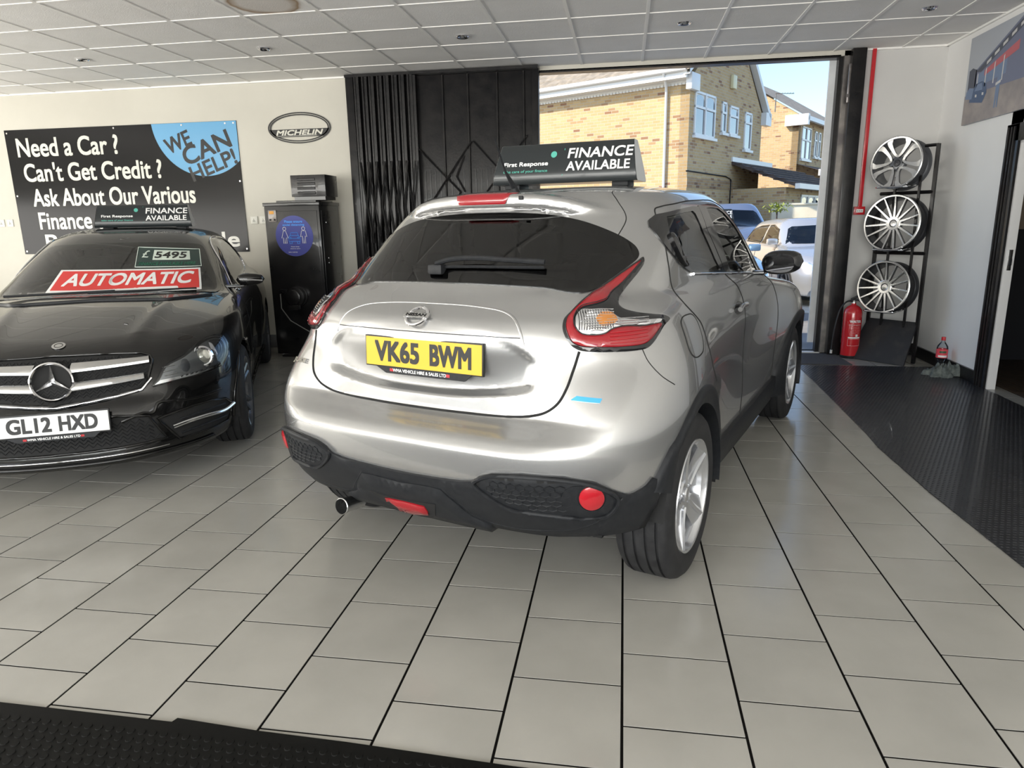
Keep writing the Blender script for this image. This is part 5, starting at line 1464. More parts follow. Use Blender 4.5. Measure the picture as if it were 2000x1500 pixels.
# heater cabinet
M['cab'] = noise_col(mat('black_enamel', (.010, .010, .011), .25, 0, .4), (.008, .008, .009), (.016, .015, .015), 5, rough=(.2, .4), bump=.05, bscale=30)
cab = empty('heater_cabinet', (-3.43, 7.1, 0), 0, 'tall black metal oil heater cabinet with round blue sticker', 'heater')
def cbx(nm, x0, x1, y0, y1, z0, z1, m=None, bev=.004, parent=None):
    o = MB().box(x0 + 3.43, x1 + 3.43, y0 - 7.1, y1 - 7.1, z0, z1, bev=bev).build(nm, m or M['cab'], parent or cab); return o
cbx('casing', -3.735, -3.13, 6.90, 7.40, .04, 1.60)
cbx('plinth', -3.70, -3.16, 6.93, 7.38, 0, .05)
cbx('top_lid', -3.745, -3.12, 6.89, 7.41, 1.60, 1.635)
cbx('raised_top', -3.62, -3.18, 6.95, 7.38, 1.635, 1.655)
cbx('front_panel', -3.71, -3.155, 6.893, 6.90, .09, 1.55)
cbx('side_panel', -3.13, -3.124, 6.94, 7.36, .09, 1.55)
for z in (1.42, 1.05, 1.0): cbx('panel_screw', -3.124, -3.119, 7.03, 7.045, z, z + .015, M['satin'], .002)
cbx('control_plate', -3.69, -3.60, 6.887, 6.893, 1.44, 1.56, M['metal_strip'], .002)
cbx('warning_label', -3.675, -3.625, 6.885, 6.888, 1.52, 1.55, mat('orange_label', (.75, .35, .05), .4), .0005)
for q, x in enumerate((-3.67, -3.62)): cbx('control_knob', x - .008, x + .008, 6.878, 6.888, 1.455, 1.471, M['plastic'], .003)
M['st_blue'] = mat('sticker_blue', (.065, .075, .30), .4); M['st_light'] = mat('sticker_light_blue', (.08, .32, .85), .4)
me = MB().lathe([(0, 0), (0, .208)], 64, axis='Z').mesh('s'); me.transform(RX); sk_ = link('round_sticker', me, M['st_blue'], cab, (-3.42 + 3.43, 6.8915 - 7.1, 1.294))
def stt(s, W, H, x, z, m, b=.08):
    me = fit_text(s, W, H, bold=b); me.transform(RX); link('sticker_lettering', me, m, sk_, (x, -.0012, z))
stt('Please ensure', .20, .026, 0, .148, M['st_light']); stt('social distancing', .24, .026, 0, .112, M['st_light'])
stt('Please keep', .09, .012, 0, -.110, M['white_print'], .02); stt('distance apart', .11, .012, 0, -.130, M['white_print'], .02); stt('two metres', .10, .010, -.03, -.165, M['white_print'], .02)
pc_ = MB()
for sx in (-.105, .105):
    pc_.tube([(sx + .017 * math.cos(a_), 0, .075 + .017 * math.sin(a_)) for a_ in [2 * PI * q / 16 for q in range(16)]], .0028, 6, closed=True)
    if sx < 0: pc_.tube([(sx - .012, 0, .052), (sx - .036, 0, -.02), (sx - .018, 0, -.015), (sx - .018, 0, -.075), (sx - .003, 0, -.075), (sx, 0, -.02), (sx + .003, 0, -.075), (sx + .018, 0, -.075), (sx + .018, 0, -.015), (sx + .036, 0, -.02), (sx + .012, 0, .052)], .0028, 6, closed=True)
    else: pc_.tube([(sx - .022, 0, .052), (sx - .034, 0, -.01), (sx - .016, 0, .0), (sx - .016, 0, -.075), (sx - .002, 0, -.075), (sx, 0, -.02), (sx + .002, 0, -.075), (sx + .016, 0, -.075), (sx + .016, 0, .0), (sx + .034, 0, -.01), (sx + .022, 0, .052)], .0028, 6, closed=True)
pc_.build('people_symbols', M['white_print'], sk_, (0, -.002, 0))
cc_ = MB().tube([(-.062, 0, -.055), (-.062, 0, -.01), (-.045, 0, .005), (-.035, 0, .035), (.035, 0, .035), (.045, 0, .005), (.062, 0, -.01), (.062, 0, -.055)], .003, 6, closed=True)
cc_.tube([(-.045, 0, .005), (.045, 0, .005)], .003, 6).tube([(-.03, 0, -.025), (.03, 0, -.025)], .003, 6)
for sx in (-.043, .043): cc_.tube([(sx + .009 * math.cos(a_), 0, -.02 + .009 * math.sin(a_)) for a_ in [2 * PI * q / 10 for q in range(10)]], .003, 6, closed=True); cc_.tube([(sx - .012, 0, -.055), (sx - .012, 0, -.078), (sx + .012, 0, -.078), (sx + .012, 0, -.055)], .003, 6)
cc_.build('car_symbol', M['st_light'], sk_, (0, -.002, 0))
bz = MB()
for i, (r_, y0_) in enumerate(((.11, .0), (.10, -.06), (.075, -.10))): bz.lathe([(y0_ + .06, r_), (y0_, r_), (y0_ - .01, r_ * .7), (y0_ - .01, 0)], 24)
bz.box(-.17, -.08, -.06, -.02, .03, .08, bev=.01).box(-.05, .06, -.14, -.06, -.13, -.08, bev=.01)
bz.build('burner', M['cab'], cab, (.0, -.24, .67))
MB().tube([(-.16, -.30, .70), (-.15, -.32, .55), (-.06, -.32, .42), (.08, -.30, .33), (.20, -.26, .25)], .006, 8).build('fuel_hose', mat('grey_hose', (.16, .16, .15), .5), cab)
MB().tube([(-.20, -.22, .71), (-.05, -.26, .715)], .008, 8).build('fuel_pipe', M['metal_strip'], cab)
fan = empty('vent_hood', (-3.245, 7.08, 1.655), 0, 'black louvred box standing on top of the heater cabinet', 'vent')
MB().box(-.19, .19, -.14, .16, .035, .25, bev=.004).build('hood_casing', M['cab'], fan)
MB().box(-.17, .17, -.12, .14, 0, .035).build('hood_base', M['cab'], fan)
for k in range(4): MB().box(-.115, .08, -.155, -.14, .06 + k * .045, .085 + k * .045, M=Matrix.Rotation(.0, 4, 'X'), bev=.003).build('louvre', M['gblack'], fan)
MB().box(.08, .19, -.150, -.14, .045, .24, bev=.003).build('side_cheek', M['cab'], fan)

# roof signs
M['sign_black'] = mat('sign_board', (.018, .022, .024), .3, 0, .3)
M['teal'] = mat('sign_teal', (.10, .42, .34), .4)
def roof_sign(loc, rz, label, W=.70, Hh=.185, d=.20, parent_off=0.0):
    """two curved printed faces meeting at the top, closed ends; front face towards local -x"""
    e = empty('roof_sign', loc, rz, label, 'sign', 'finance signs on car roofs')
    prof = [(-d / 2, .012), (-d / 2 + .004, .055), (-d / 2 + .022, .10), (-d / 2 + .045, .15), (-d / 2 + .068, Hh), (-d / 2 + .082, Hh + .004),
            (d / 2 - .082, Hh + .004) if d > .17 else (0, Hh + .004), (d / 2 - .068, Hh), (d / 2 - .045, .15), (d / 2 - .022, .10), (d / 2 - .004, .055), (d / 2, .012), (d / 2 - .01, 0), (-d / 2 + .01, 0)]
    mb = MB(); mb.grid([[(p[0], y * (1 - .45 * p[1]), p[1]) for p in prof] for y in (-W / 2, W / 2)], closed_v=True)
    mb.build('sign_shell', M['sign_black'], e, angle=50)
    ec = MB()
    for y in (-W / 2 - .002, W / 2 + .002): ec.bm.faces.new([ec.bm.verts.new((p[0], y * (1 - .45 * p[1]), p[1])) for p in prof])
    ec.build('end_panel', M['grey_print'], e)
    for q_ in (-W / 2 + .09, W / 2 - .09): MB().box(-.07, .07, q_ - .04, q_ + .04, -.022, .002, bev=.006).build('magnet_foot', M['plastic'], e)
    def onface(me, y, s):
        """lay 2D mesh on the leaning face: local u -> -y (reads left to right seen from behind), v -> height along the face"""
        for v in me.vertices:
            u, h = v.co.x, v.co.y; zz = h
            xx = np.interp(zz, [p[1] for p in prof[:5]], [p[0] for p in prof[:5]]) - .0015 - v.co.z
            v.co = Vector((xx, -(u + y), zz))
        return me
    for s, w_, h_, u_, z_, m_, b_, sh_ in (('FINANCE', .325, .050, .172, .140, M['white_print'], .05, .08), ('AVAILABLE', .315, .045, .166, .078, M['white_print'], .05, 0.0), ('First Response', .235, .027, -.185, .094, M['white_print'], .06, 0.0), ('take care of your finance', .235, .017, -.185, .060, M['teal'], .02, 0.0)):
        me = fit_text(s, w_ * W / .74, h_ * Hh / .19, bold=b_, shear=sh_); me.transform(Matrix.Translation((0, z_ * Hh / .19, 0))); [setattr(v.co, 'y', v.co.y) for v in me.vertices]; onface(me, u_ * W / .70, 1); link('sign_lettering', me, m_, e)
    ln = MB().prism([(-.0015, .035), (.0015, .035), (.0015, .165), (-.0015, .165)], 0, .0001).mesh('l'); onface(ln, .0, 1); link('divider_line', ln, M['teal'], e)
    dt = MB().lathe([(0, 0), (0, .0155)], 20, axis='Z').mesh('dot'); dt.transform(Matrix.Translation((0, .138, 0))); onface(dt, -.050 * W / .7, 1); link('sign_dot', dt, M['teal'], e)
    return e
cj, sj = math.cos(D2(69.32)), math.sin(D2(69.32))
def jw(x, y): return (-.5373 + x * cj - y * sj, 2.9188 + x * sj + y * cj)
p_ = jw(.72, .02)
roof_sign((p_[0], p_[1], 1.578), D2(69.32) + .14, 'long dark finance sign on the roof of the silver car', W=.735, Hh=.19, d=.22)
ca, sa = math.cos(D2(-64.373)), math.sin(D2(-64.373))
p_ = (-3.2794 + (-1.75) * ca - .055 * sa, 3.7743 + (-1.75) * sa + .055 * ca)
roof_sign((p_[0], p_[1], 1.408), D2(-64.373) + PI, 'dark finance sign on the roof of the black coupe', W=.73, Hh=.178, d=.22)

# wheel display rack in the right corner
nrm = Vector((-.714, -.70, 0)); tg = Vector((.70, -.714, 0))
RO = Vector((2.565, 7.225, 0))
def rk(t, n, z): return tuple(RO + tg * t + nrm * n + Vector((0, 0, z)))
rack = empty('wheel_rack', tuple(RO), 0, 'black steel display rack in the corner holding three alloy wheels', 'rack')
def rp(nm, pts, r=.014, m=None, flat=1.0):
    pts = [Vector(rk(*p)) - RO for p in pts]
    return MB().tube(pts, r, 4 if r > .012 else 8).build(nm, m or M['gblack'], rack, angle=30)
rp('rack_upright', [(-.20, 0, 0), (-.20, 0, 1.50)], .020); rp('rack_upright', [(.275, 0, 0), (.275, 0, 2.02)], .020)
rp('rack_upright', [(-.06, .02, .3), (-.06, .02, 1.75)], .014); rp('rack_upright', [(.16, .02, .3), (.16, .02, 1.75)], .014)
for z in (1.045, .12, 1.60): rp('rack_crossbar', [(-.20, .01, z), (.275, .01, z)], .016)
rp('rack_crossbar', [(.16, 0, 2.01), (.275, 0, 2.01)], .014)
WZ = ((1.875, .228, .24), (1.325, .258, .24), (.728, .245, .23))
rw_ = [(1.872, .228, 'petal5', 'silver and grey alloy wheel with five petal loops, topmost on the rack', (2.445, 7.13)),
       (1.327, .255, 'multi15', 'polished many-spoked alloy wheel in the middle of the rack', (2.462, 7.13)),
       (.728, .243, 'multi15', 'polished many-spoked alloy wheel lowest on the rack', (2.445, 7.13))]
for k, (z, r_, kd, lab, xy) in enumerate(rw_):
    key = ('rack', kd, r_)
    WHEELS[key] = build_wheel_meshes(0, .20, r_, kd)
    W_ = WHEELS[key]
    e = empty('alloy_wheel', (xy[0], xy[1], z), 0, lab, 'wheel', 'alloy wheels on the rack')
    # outer face +Y turned to the normal, tilted slightly up
    yv = (nrm + Vector((0, 0, .10))).normalized(); xv = Vector((0, 0, 1)).cross(yv) * -1; xv.normalize(); zv = xv.cross(yv)
    e.rotation_euler = Matrix(((xv.x, yv.x, zv.x), (xv.y, yv.y, zv.y), (xv.z, yv.z, zv.z))).to_euler()
    dark = M['grey_alloy'] if kd == 'petal5' else M['dark_alloy']
    off = (0, -.10, 0)
    link('rim_barrel', W_['rim'], dark, e, off); link('spoke_face', W_['face'], M['machined'], e, off); link('hub_cap', W_['cap'], M['satin'] if k else M['dark_alloy'], e, off)
    for q in range(5):
        a = PI / 2 + .3 + 2 * PI * q / 5
        link('bolt_hole', W_['lug'], M['plastic'], e, (math.cos(a) * .052, -.10, math.sin(a) * .052))
    zc = z - r_ - .012
    c_ = Vector((xy[0], xy[1], 0)) - RO; t0 = c_.dot(tg); n0 = c_.dot(nrm)
    rp('wheel_support', [(t0 - .14, .02, zc + .035), (t0 - .14, n0 + .03, zc + .02), (t0 - .12, n0 + .055, zc + .02), (t0 + .12, n0 + .055, zc + .02), (t0 + .14, n0 + .03, zc + .02), (t0 + .14, .02, zc + .035)], .008, M['chrome'])
rb_ = [rk(-.28, .20, .005), rk(.28, .20, .005), rk(.27, .0, .40), rk(-.20, .0, .40)]
rb2 = [tuple(Vector(p) - RO) for p in rb_]
mb = MB(); A_ = [mb.bm.verts.new(p) for p in rb2]; B_ = [mb.bm.verts.new(tuple(Vector(p) - nrm * .018 - Vector((0, 0, .005)))) for p in rb2]
mb.bm.faces.new(A_); mb.bm.faces.new(B_[::-1])
for i in range(4): mb.bm.faces.new((A_[i], A_[(i + 1) % 4], B_[(i + 1) % 4], B_[i]))
mb.build('sloping_base_board', noise_col(mat('scuffed_black_board', (.02, .021, .024), .5), (.016, .017, .020), (.05, .045, .042), 7, 6, .50, .80), rack)

# fire extinguisher
M['ext_red'] = mat('extinguisher_red', (.52, .018, .025), .22, 0, .8)
ex = empty('fire_extinguisher', (2.262, 7.32, 0), 0, 'red water fire extinguisher standing by the doorway post', 'fire extinguisher')
MB().lathe([(.004, 0), (.004, .078), (.02, .084), (.03, .0865), (.45, .0865), (.485, .080), (.515, .058), (.530, .034), (.535, .022), (.55, .022), (.55, 0)], 40, axis='Z').build('cylinder', M['ext_red'], ex, angle=50)
MB().lathe([(0, 0), (0, .082), (.022, .0885), (.028, .0875)], 40, axis='Z').build('base_skirt', M['plastic'], ex)
MB().lathe([(.545, 0), (.545, .020), (.575, .018), (.585, .010), (.59, 0)], 20, axis='Z').build('valve', M['satin'], ex)
MB().tube([(-.035, 0, .570), (.02, -.01, .585), (.085, -.02, .575), (.11, -.02, .560)], .008, 8, flat=1.4).build('carry_handle', M['plastic'], ex)
MB().tube([(-.03, 0, .585), (.03, -.01, .620), (.09, -.02, .645), (.115, -.02, .648)], .008, 8, flat=1.4).build('squeeze_lever', M['plastic'], ex)
MB().tube(catmull([(-.01, 0, .572), (-.07, -.01, .565), (-.125, -.02, .50), (-.16, -.03, .36), (-.178, -.03, .20), (-.183, -.03, .07)], 6), .0085, 8).build('hose', M['plastic'], ex)
MB().tube([(-.183, -.03, .08), (-.184, -.03, .045)], .012, 8).build('nozzle', M['grey_print'], ex)
def cyl_text(s, W, Hh, z, a0, m, b=.08, name='label_lettering', R=.0872):
    me = fit_text(s, W, Hh, bold=b)
    for v in me.vertices:
        a = a0 + v.co.x / R; v.co = Vector((R * math.cos(a), R * math.sin(a), z + v.co.y))
    return link(name, me, m, ex)
a0 = -PI / 2 - .05
cyl_text('WATER', .115, .026, .375, a0 + .15, M['white_print'], .14); cyl_text('Fire Extinguisher', .12, .012, .340, a0 + .15, M['white_print'], .03)
for k in range(6): cyl_text('--------------' if k % 2 else '- ------ ----', .10, .0016, .320 - k * .016, a0 + .15, M['white_print'], .0)
def cyl_rect(z0, z1, aa, ab, m, R=.0871):
    mb = MB(); mb.grid([[(R * math.cos(aa + (ab - aa) * q / 8), R * math.sin(aa + (ab - aa) * q / 8), z) for z in (z0, z1)] for q in range(9)]); return mb.build('label_band', m, ex)
cyl_rect(.205, .220, a0 - .55, a0 + .85, M['white_print']); cyl_rect(.224, .246, a0 + .25, a0 + .50, M['white_print'])
for zz in (.198, .130): cyl_rect(zz, zz + .0015, a0 - .55, a0 + .85, M['white_print'])
for aa in (a0 - .55, a0 + .84): cyl_rect(.130, .198, aa, aa + .015, M['white_print'])

# red conduit and alarm call box
tag(MB().box(2.262, 2.298, 7.474, 7.4985, 1.48, 2.93, bev=.003).build('red_conduit', M['ext_red']), 'vertical red cable conduit running down the wall to the alarm box', 'conduit')
fb = empty('alarm_box', (2.275, 7.5, 1.448), 0, 'small square red alarm box at the end of the red conduit', 'alarm box')
MB().box(-.052, .052, -.035, 0, -.04, .04, bev=.005).build('box_body', M['ext_red'], fb)
MB().box(-.030, .034, -.037, -.034, -.018, .014, bev=.001).build('white_plate', M['white_print'], fb)
for q in range(3): MB().lathe([(0, .0045), (-.002, 0)], 10).build('screw', M['plastic'], fb, (-.016 + q * .018, -.0375, -.002))

# framed canvas on the right wall
cv = empty('canvas_picture', (XR, 6.2, 2.5), 0, 'photo canvas of a car sales building hanging on the right wall', 'picture')
def cvo(o): o.parent = cv; o.matrix_parent_inverse = cv.matrix_basis.inverted(); return o
M['cv_sky'] = mat('picture_sky', (.40, .43, .48), .5); M['cv_ground'] = noise_col(mat('picture_ground', (.2, .18, .17), .5), (.24, .22, .22), (.36, .32, .30), 6)
M['cv_build'] = mat('picture_building', (.15, .17, .25), .5); M['cv_glass'] = mat('picture_glass', (.16, .22, .34), .5); M['cv_red'] = mat('picture_red', (.45, .12, .14), .5); M['cv_car'] = mat('picture_car', (.07, .11, .20), .5); M['cv_dark'] = mat('picture_dark', (.07, .08, .11), .5); M['cv_pale'] = mat('picture_pale', (.55, .55, .55), .5)
yA, yB_, zA, zB = 6.975, 5.05, 2.155, 2.862
cvo(boxobj('canvas', XR - .03, XR, yB_, yA, zA, zB, M['cv_sky'], None, .002))
def cpoly(nm, pts, m, lay=1):
    mb = MB(); mb.bm.faces.new([mb.bm.verts.new((XR - .0302 - .0003 * lay, yA - u * (yA - yB_), zA + v * (zB - zA))) for u, v in pts]); return cvo(mb.build(nm, m))
cpoly('painted_ground', [(0, 0), (1, 0), (1, .36), (.45, .40), (.06, .33), (0, .34)], M['cv_ground'], 1)
cpoly('painted_trees', [(.02, .33), (.09, .36), (.09, .60), (.05, .64), (.02, .62)], M['cv_dark'], 2)
cpoly('painted_building', [(.08, .34), (1, .30), (1, 1), (.45, 1), (.08, .60)], M['cv_build'], 2)
cpoly('painted_fascia', [(.08, .58), (.46, .98), (.55, .98), (.13, .56)], M['cv_dark'], 3)
cpoly('painted_windows', [(.10, .40), (.34, .44), (.34, .66), (.10, .54)], M['cv_glass'], 3)
cpoly('painted_red_panels', [(.16, .50), (.42, .64), (.42, .74), (.16, .56)], M['cv_red'], 4)
for q in range(5): cpoly('painted_sign_letters', [(.17 + q * .06, .615 + q * .062), (.205 + q * .06, .648 + q * .062), (.205 + q * .06, .685 + q * .062), (.17 + q * .06, .65 + q * .062)], M['cv_pale'], 4)
for q in range(4): cpoly('painted_column', [(.10 + q * .07, .38), (.108 + q * .07, .38), (.108 + q * .07, .56 + q * .03), (.10 + q * .07, .54 + q * .03)], M['cv_pale'], 5)
cpoly('painted_car', [(.05, .25), (.17, .20), (.20, .30), (.19, .40), (.15, .45), (.10, .44), (.06, .36)], M['cv_car'], 5)
cpoly('painted_car_glass', [(.09, .36), (.16, .35), (.15, .43), (.11, .43)], M['cv_glass'], 6)
cpoly('painted_car', [(.01, .30), (.07, .28), (.08, .40), (.04, .42), (.015, .38)], M['cv_glass'], 6)
for u in (.10, .16): cpoly('painted_lamp', [(u, .29), (u + .015, .285), (u + .015, .315), (u, .32)], M['cv_pale'], 7)
cpoly('painted_figure', [(.275, .10), (.285, .10), (.29, .25), (.295, .10), (.305, .10), (.305, .30), (.31, .42), (.295, .50), (.28, .42), (.275, .30)], M['cv_glass'], 6)
cpoly('painted_poster', [(.27, .34), (.31, .36), (.31, .39), (.27, .37)], M['cv_pale'], 7)
cpoly('painted_van', [(.5, .15), (1, .10), (1, .60), (.55, .55)], M['cv_dark'], 5)

# bottle and rag
M['bottle'] = tint_glass('clear_bottle_plastic', (.86, .88, .90), ior=1.35, rough=.05)
bt = empty('plastic_bottle', (2.845, 6.66, .03), 0, 'clear plastic bottle with red cap and red label by the wall', 'bottle')
MB().lathe([(0, 0), (.002, .036), (.02, .040), (.04, .036), (.055, .030), (.07, .034), (.085, .044), (.10, .046), (.19, .046), (.21, .042), (.235, .026), (.25, .016), (.268, .0145)], 32, axis='Z').build('bottle_body', M['bottle'], bt, angle=60)
MB().lathe([(.262, .016), (.262, .018), (.292, .018), (.294, .015), (.294, 0)], 24, axis='Z').build('bottle_cap', M['ext_red'], bt)
MB().lathe([(.105, .0466), (.185, .0466)], 32, axis='Z').build('bottle_label', mat('bottle_label_red', (.70, .07, .09), .4), bt)
MB().lathe([(.150, .0470), (.170, .0470)], 16, axis='Z', a0=-2.4, a1=-1.2).build('label_badge', mat('label_green', (.06, .10, .05), .4), bt)
MB().lathe([(.112, .0470), (.130, .0470)], 16, axis='Z', a0=-2.6, a1=-1.0).build('label_band', M['white_print'], bt)
cl = MB(); rng = random.Random(3); rows = []
N1, N2 = 40, 64
for i in range(N1):
    r = i / (N1 - 1); row = []
    for j in range(N2):
        a = 2 * PI * j / N2
        rr = r * (.155 + .03 * math.sin(3 * a + 1) + .018 * math.sin(7 * a) + .012 * math.sin(11 * a + 2))
        z = .042 + .018 * math.sin(2 * a + 9 * r) + .014 * math.sin(5 * a - 12 * r) + .010 * math.sin(9 * a + 16 * r)
        z += .055 * math.exp(-((a - 5.9)**2) / .25) * r + .055 * math.exp(-((a + .38)**2) / .25) * r
        z *= ((1 - r**6) * .92 + .08) * 1.45
        row.append((rr * math.cos(a) * 1.0, rr * math.sin(a) * .62, max(.004, z)))
    rows.append(row)
cl.grid(rows, closed_v=True)
tag(cl.build('cleaning_cloth', noise_col(mat('grey_green_cloth', (.16, .18, .17), .95), (.075, .09, .085), (.17, .19, .18), 30, bump=.5, bscale=220), None, (2.80, 6.48, 0), angle=180), 'crumpled grey cleaning cloth heaped at the foot of the right wall', 'cloth')
# ================================================================ outside the doorway
def brickmat(name, c1, c2, c3, mortar, axis_rot=0.0):
    m = mat(name, c1, .85); t = m.node_tree; b = t.nodes['Principled BSDF']; L = t.links
    tc = nn(m, 'ShaderNodeTexCoord'); br = nn(m, 'ShaderNodeTexBrick')
    sp = nn(m, 'ShaderNodeSeparateXYZ'); cb_ = nn(m, 'ShaderNodeCombineXYZ')
    ad_ = nn(m, 'ShaderNodeMath', operation='ADD'); L.new(tc.outputs['Object'], sp.inputs[0]); L.new(sp.outputs['X'], ad_.inputs[0]); L.new(sp.outputs['Y'], ad_.inputs[1]); L.new(ad_.outputs[0], cb_.inputs[0]); L.new(sp.outputs['Z'], cb_.inputs[1]); L.new(cb_.outputs[0], br.inputs['Vector'])
    br.inputs['Scale'].default_value = 1.0; br.inputs['Brick Width'].default_value = .225; br.inputs['Row Height'].default_value = .075; br.inputs['Mortar Size'].default_value = .0065
    br.inputs['Mortar'].default_value = (*mortar, 1); br.inputs['Color1'].default_value = (0, 0, 0, 1); br.inputs['Color2'].default_value = (1, 1, 1, 1); br.inputs['Bias'].default_value = 0.0
    br2 = nn(m, 'ShaderNodeTexBrick')
    for k_ in ('Scale', 'Brick Width', 'Row Height', 'Mortar Size'): br2.inputs[k_].default_value = br.inputs[k_].default_value
    br2.inputs['Color1'].default_value = (0, 0, 0, 1); br2.inputs['Color2'].default_value = (1, 1, 1, 1); br2.inputs['Mortar'].default_value = (.5, .5, .5, 1)
    L.new(cb_.outputs[0], br2.inputs['Vector'])
    r = nn(m, 'ShaderNodeValToRGB'); e = r.color_ramp.elements; e[0].position = 0; e[0].color = (*c1, 1); e[1].position = 1.0; e[1].color = (*c3, 1)
    q = e.new(.55); q.color = (*c2, 1); q = e.new(.80); q.color = (*c2, 1)
    L.new(br2.outputs['Color'], r.inputs[0])
    mx = nn(m, 'ShaderNodeMix', data_type='RGBA')
    cs = [s_ for s_ in mx.inputs if s_.type == 'RGBA']; L.new(br.outputs['Fac'], mx.inputs['Factor']); L.new(r.outputs[0], cs[0]); cs[1].default_value = (*mortar, 1)
    L.new([s_ for s_ in mx.outputs if s_.type == 'RGBA'][0], b.inputs['Base Color'])
    bp = nn(m, 'ShaderNodeBump', invert=True); bp.inputs['Strength'].default_value = .6; bp.inputs['Distance'].default_value = .01
    L.new(br.outputs['Fac'], bp.inputs['Height']); L.new(bp.outputs[0], b.inputs['Normal'])
    return m
M['brick'] = brickmat('buff_brick', (.58, .42, .22), (.52, .36, .18), (.27, .14, .08), (.52, .46, .36))
M['brick2'] = brickmat('buff_brick_vertical', (.46, .31, .15), (.36, .22, .11), (.20, .11, .06), (.40, .34, .26))
M['upvc'] = mat('white_upvc', (.78, .78, .76), .35)
M['pane'] = mat('window_pane', (.05, .07, .09), .05, 0, 1.0, spec=1.0)
M['roof_tile'] = noise_col(mat('concrete_roof_tile', (.30, .26, .21), .85), (.24, .21, .17), (.36, .31, .25), 5, bump=.2)
M['roof_dark'] = noise_col(mat('brown_roof_tile', (.09, .07, .06), .8), (.07, .055, .05), (.12, .09, .08), 5)
M['tarmac'] = noise_col(mat('tarmac', (.22, .21, .20), .9), (.17, .165, .16), (.27, .26, .245), 3, bump=.4, bscale=220)
M['paving'] = noise_col(mat('pale_concrete', (.50, .47, .38), .9), (.44, .41, .34), (.56, .53, .45), 3, bump=.2, bscale=120)
st('ground_outside', MB().box(-40, 60, 7.6, 80, -.30, -.045), M['tarmac'])
st('ground_forecourt', MB().box(-40, 60, -60, -3.7, -.30, -.06), M['paving'])
st('trim_8', MB().box(-1.2, 4, 11.1, 12.9, -.05, -.035), M['paving'])
def house(name, C, az, label, gw, le, z_e, z_ridge, lo_s=None):
    """corner C, local x along the long wall (away to the left), local y along the gable"""
    a = math.radians(az)
    e = empty(name, (C[0], C[1], -.05), PI / 2 - a, label, 'house')
    return e
# local frame of house: +X = gable direction (az 29), +Y = long wall direction (az -61)
def hx_box(nm, e, s0, s1, t0, t1, z0, z1, m, bev=0): return MB().box(s0, s1, t0, t1, z0, z1, bev=bev).build(nm, m, e)
def upvc_window(e, s0, s1, z0, z1, cols=1, arch=True, face='gable', top=.35):
    """window in the gable wall plane (local y=0, facing -y)"""
    w_ = MB(); f = .055
    w_.box(s0, s0 + f, -.04, .02, z0, z1).box(s1 - f, s1, -.04, .02, z0, z1).box(s0, s1, -.04, .02, z0, z0 + f).box(s0, s1, -.04, .02, z1 - f, z1)
    for c in range(1, cols):
        x = s0 + (s1 - s0) * c / cols; w_.box(x - f * .6, x + f * .6, -.045, .02, z0, z1)
    zt = z1 - (z1 - z0) * top
    w_.box(s0, s1, -.045, .02, zt - .03, zt + .03)
    o = w_.build('window', M['upvc'], e)
    MB().box(s0 - .05, s1 + .05, -.10, .0, z0 - .07, z0).build('sill', M['upvc'], o)
    for c in range(cols):
        xa = s0 + (s1 - s0) * c / cols + f; xb = s0 + (s1 - s0) * (c + 1) / cols - f
        MB().box(xa, xb, -.012, -.008, z0 + f, zt - .03).build('pane', M['pane'], o)
        # arched top light
        n = 10; ol = [(xa, zt + .03), (xb, zt + .03)]; hh = z1 - f - zt - .03
        if arch: ol += [((xa + xb) / 2 + (xb - xa) / 2 * math.cos(PI * q / n), zt + .03 + hh * .35 + hh * .6 * math.sin(PI * q / n)) for q in range(n + 1)]
        else: ol += [(xb, z1 - f), (xa, z1 - f)]
        me = MB().prism(ol, .008, .012).mesh('p'); me.transform(RX)
        link('pane', me, M['pane'], o)
        if arch: MB().box(xa, xb, -.006, .0, zt + .03, z1 - f).build('head_panel', M['upvc'], o)
    return o
def gable_mesh(w, z_e0, z_e1, z_r, xr, m, e, name='gable_wall', y0=0.0, y1=.25, zb=0):
    me = MB().prism([(0, zb), (w, zb), (w, z_e1), (xr, z_r), (0, z_e0)], -y1, -y0).mesh(name); me.transform(RX); return link(name, me, m, e)
h1 = empty('brick_house', (1.55, 19.0, -.05), PI / 2 - math.radians(29), 'buff brick house with white windows and tiled roof beyond the doorway', 'house')
wl = gable_mesh(5.38, 4.85, 4.55, 7.05, 2.6, M['brick'], h1)
# long wall: local x=0 plane running +y
me = MB().box(0, 26, -.25, 0, 0, 4.9).mesh('long_wall'); lw = link('long_wall', me, M['brick'], h1, (0, 0, 0), (0, 0, PI / 2)); lw.location = (0.0, .002, 0)
hx_box('corbel', h1, -.22, .30, -.14, .02, 4.60, 5.00, M['upvc'], .02)
hx_box('soffit', h1, -.32, .02, .0, 26, 4.86, 4.92, M['upvc'])
hx_box('fascia', h1, -.34, -.30, -.05, 26, 4.86, 5.08, M['upvc'])
hx_box('dentil_strip', h1, -.03, .0, .0, 26, 4.76, 4.87, M['upvc'])
dn = MB().box(-.06, -.03, 0, .05, 4.75, 4.80).mesh('dentil'); dn.materials.append(M['upvc'])
for k in range(60): link('dentil', dn, None, h1, (0, .02 + k * .10, 0))
MB().tube([(-.39, -.06, 5.06), (-.39, 26, 5.06)], .06, 10).build('gutter', M['upvc'], h1)
MB().tube([(-.39, .55, 5.02), (-.12, .60, 4.75), (-.06, .62, 4.60), (-.06, .62, 0)], .036, 10).build('downpipe', M['upvc'], h1)
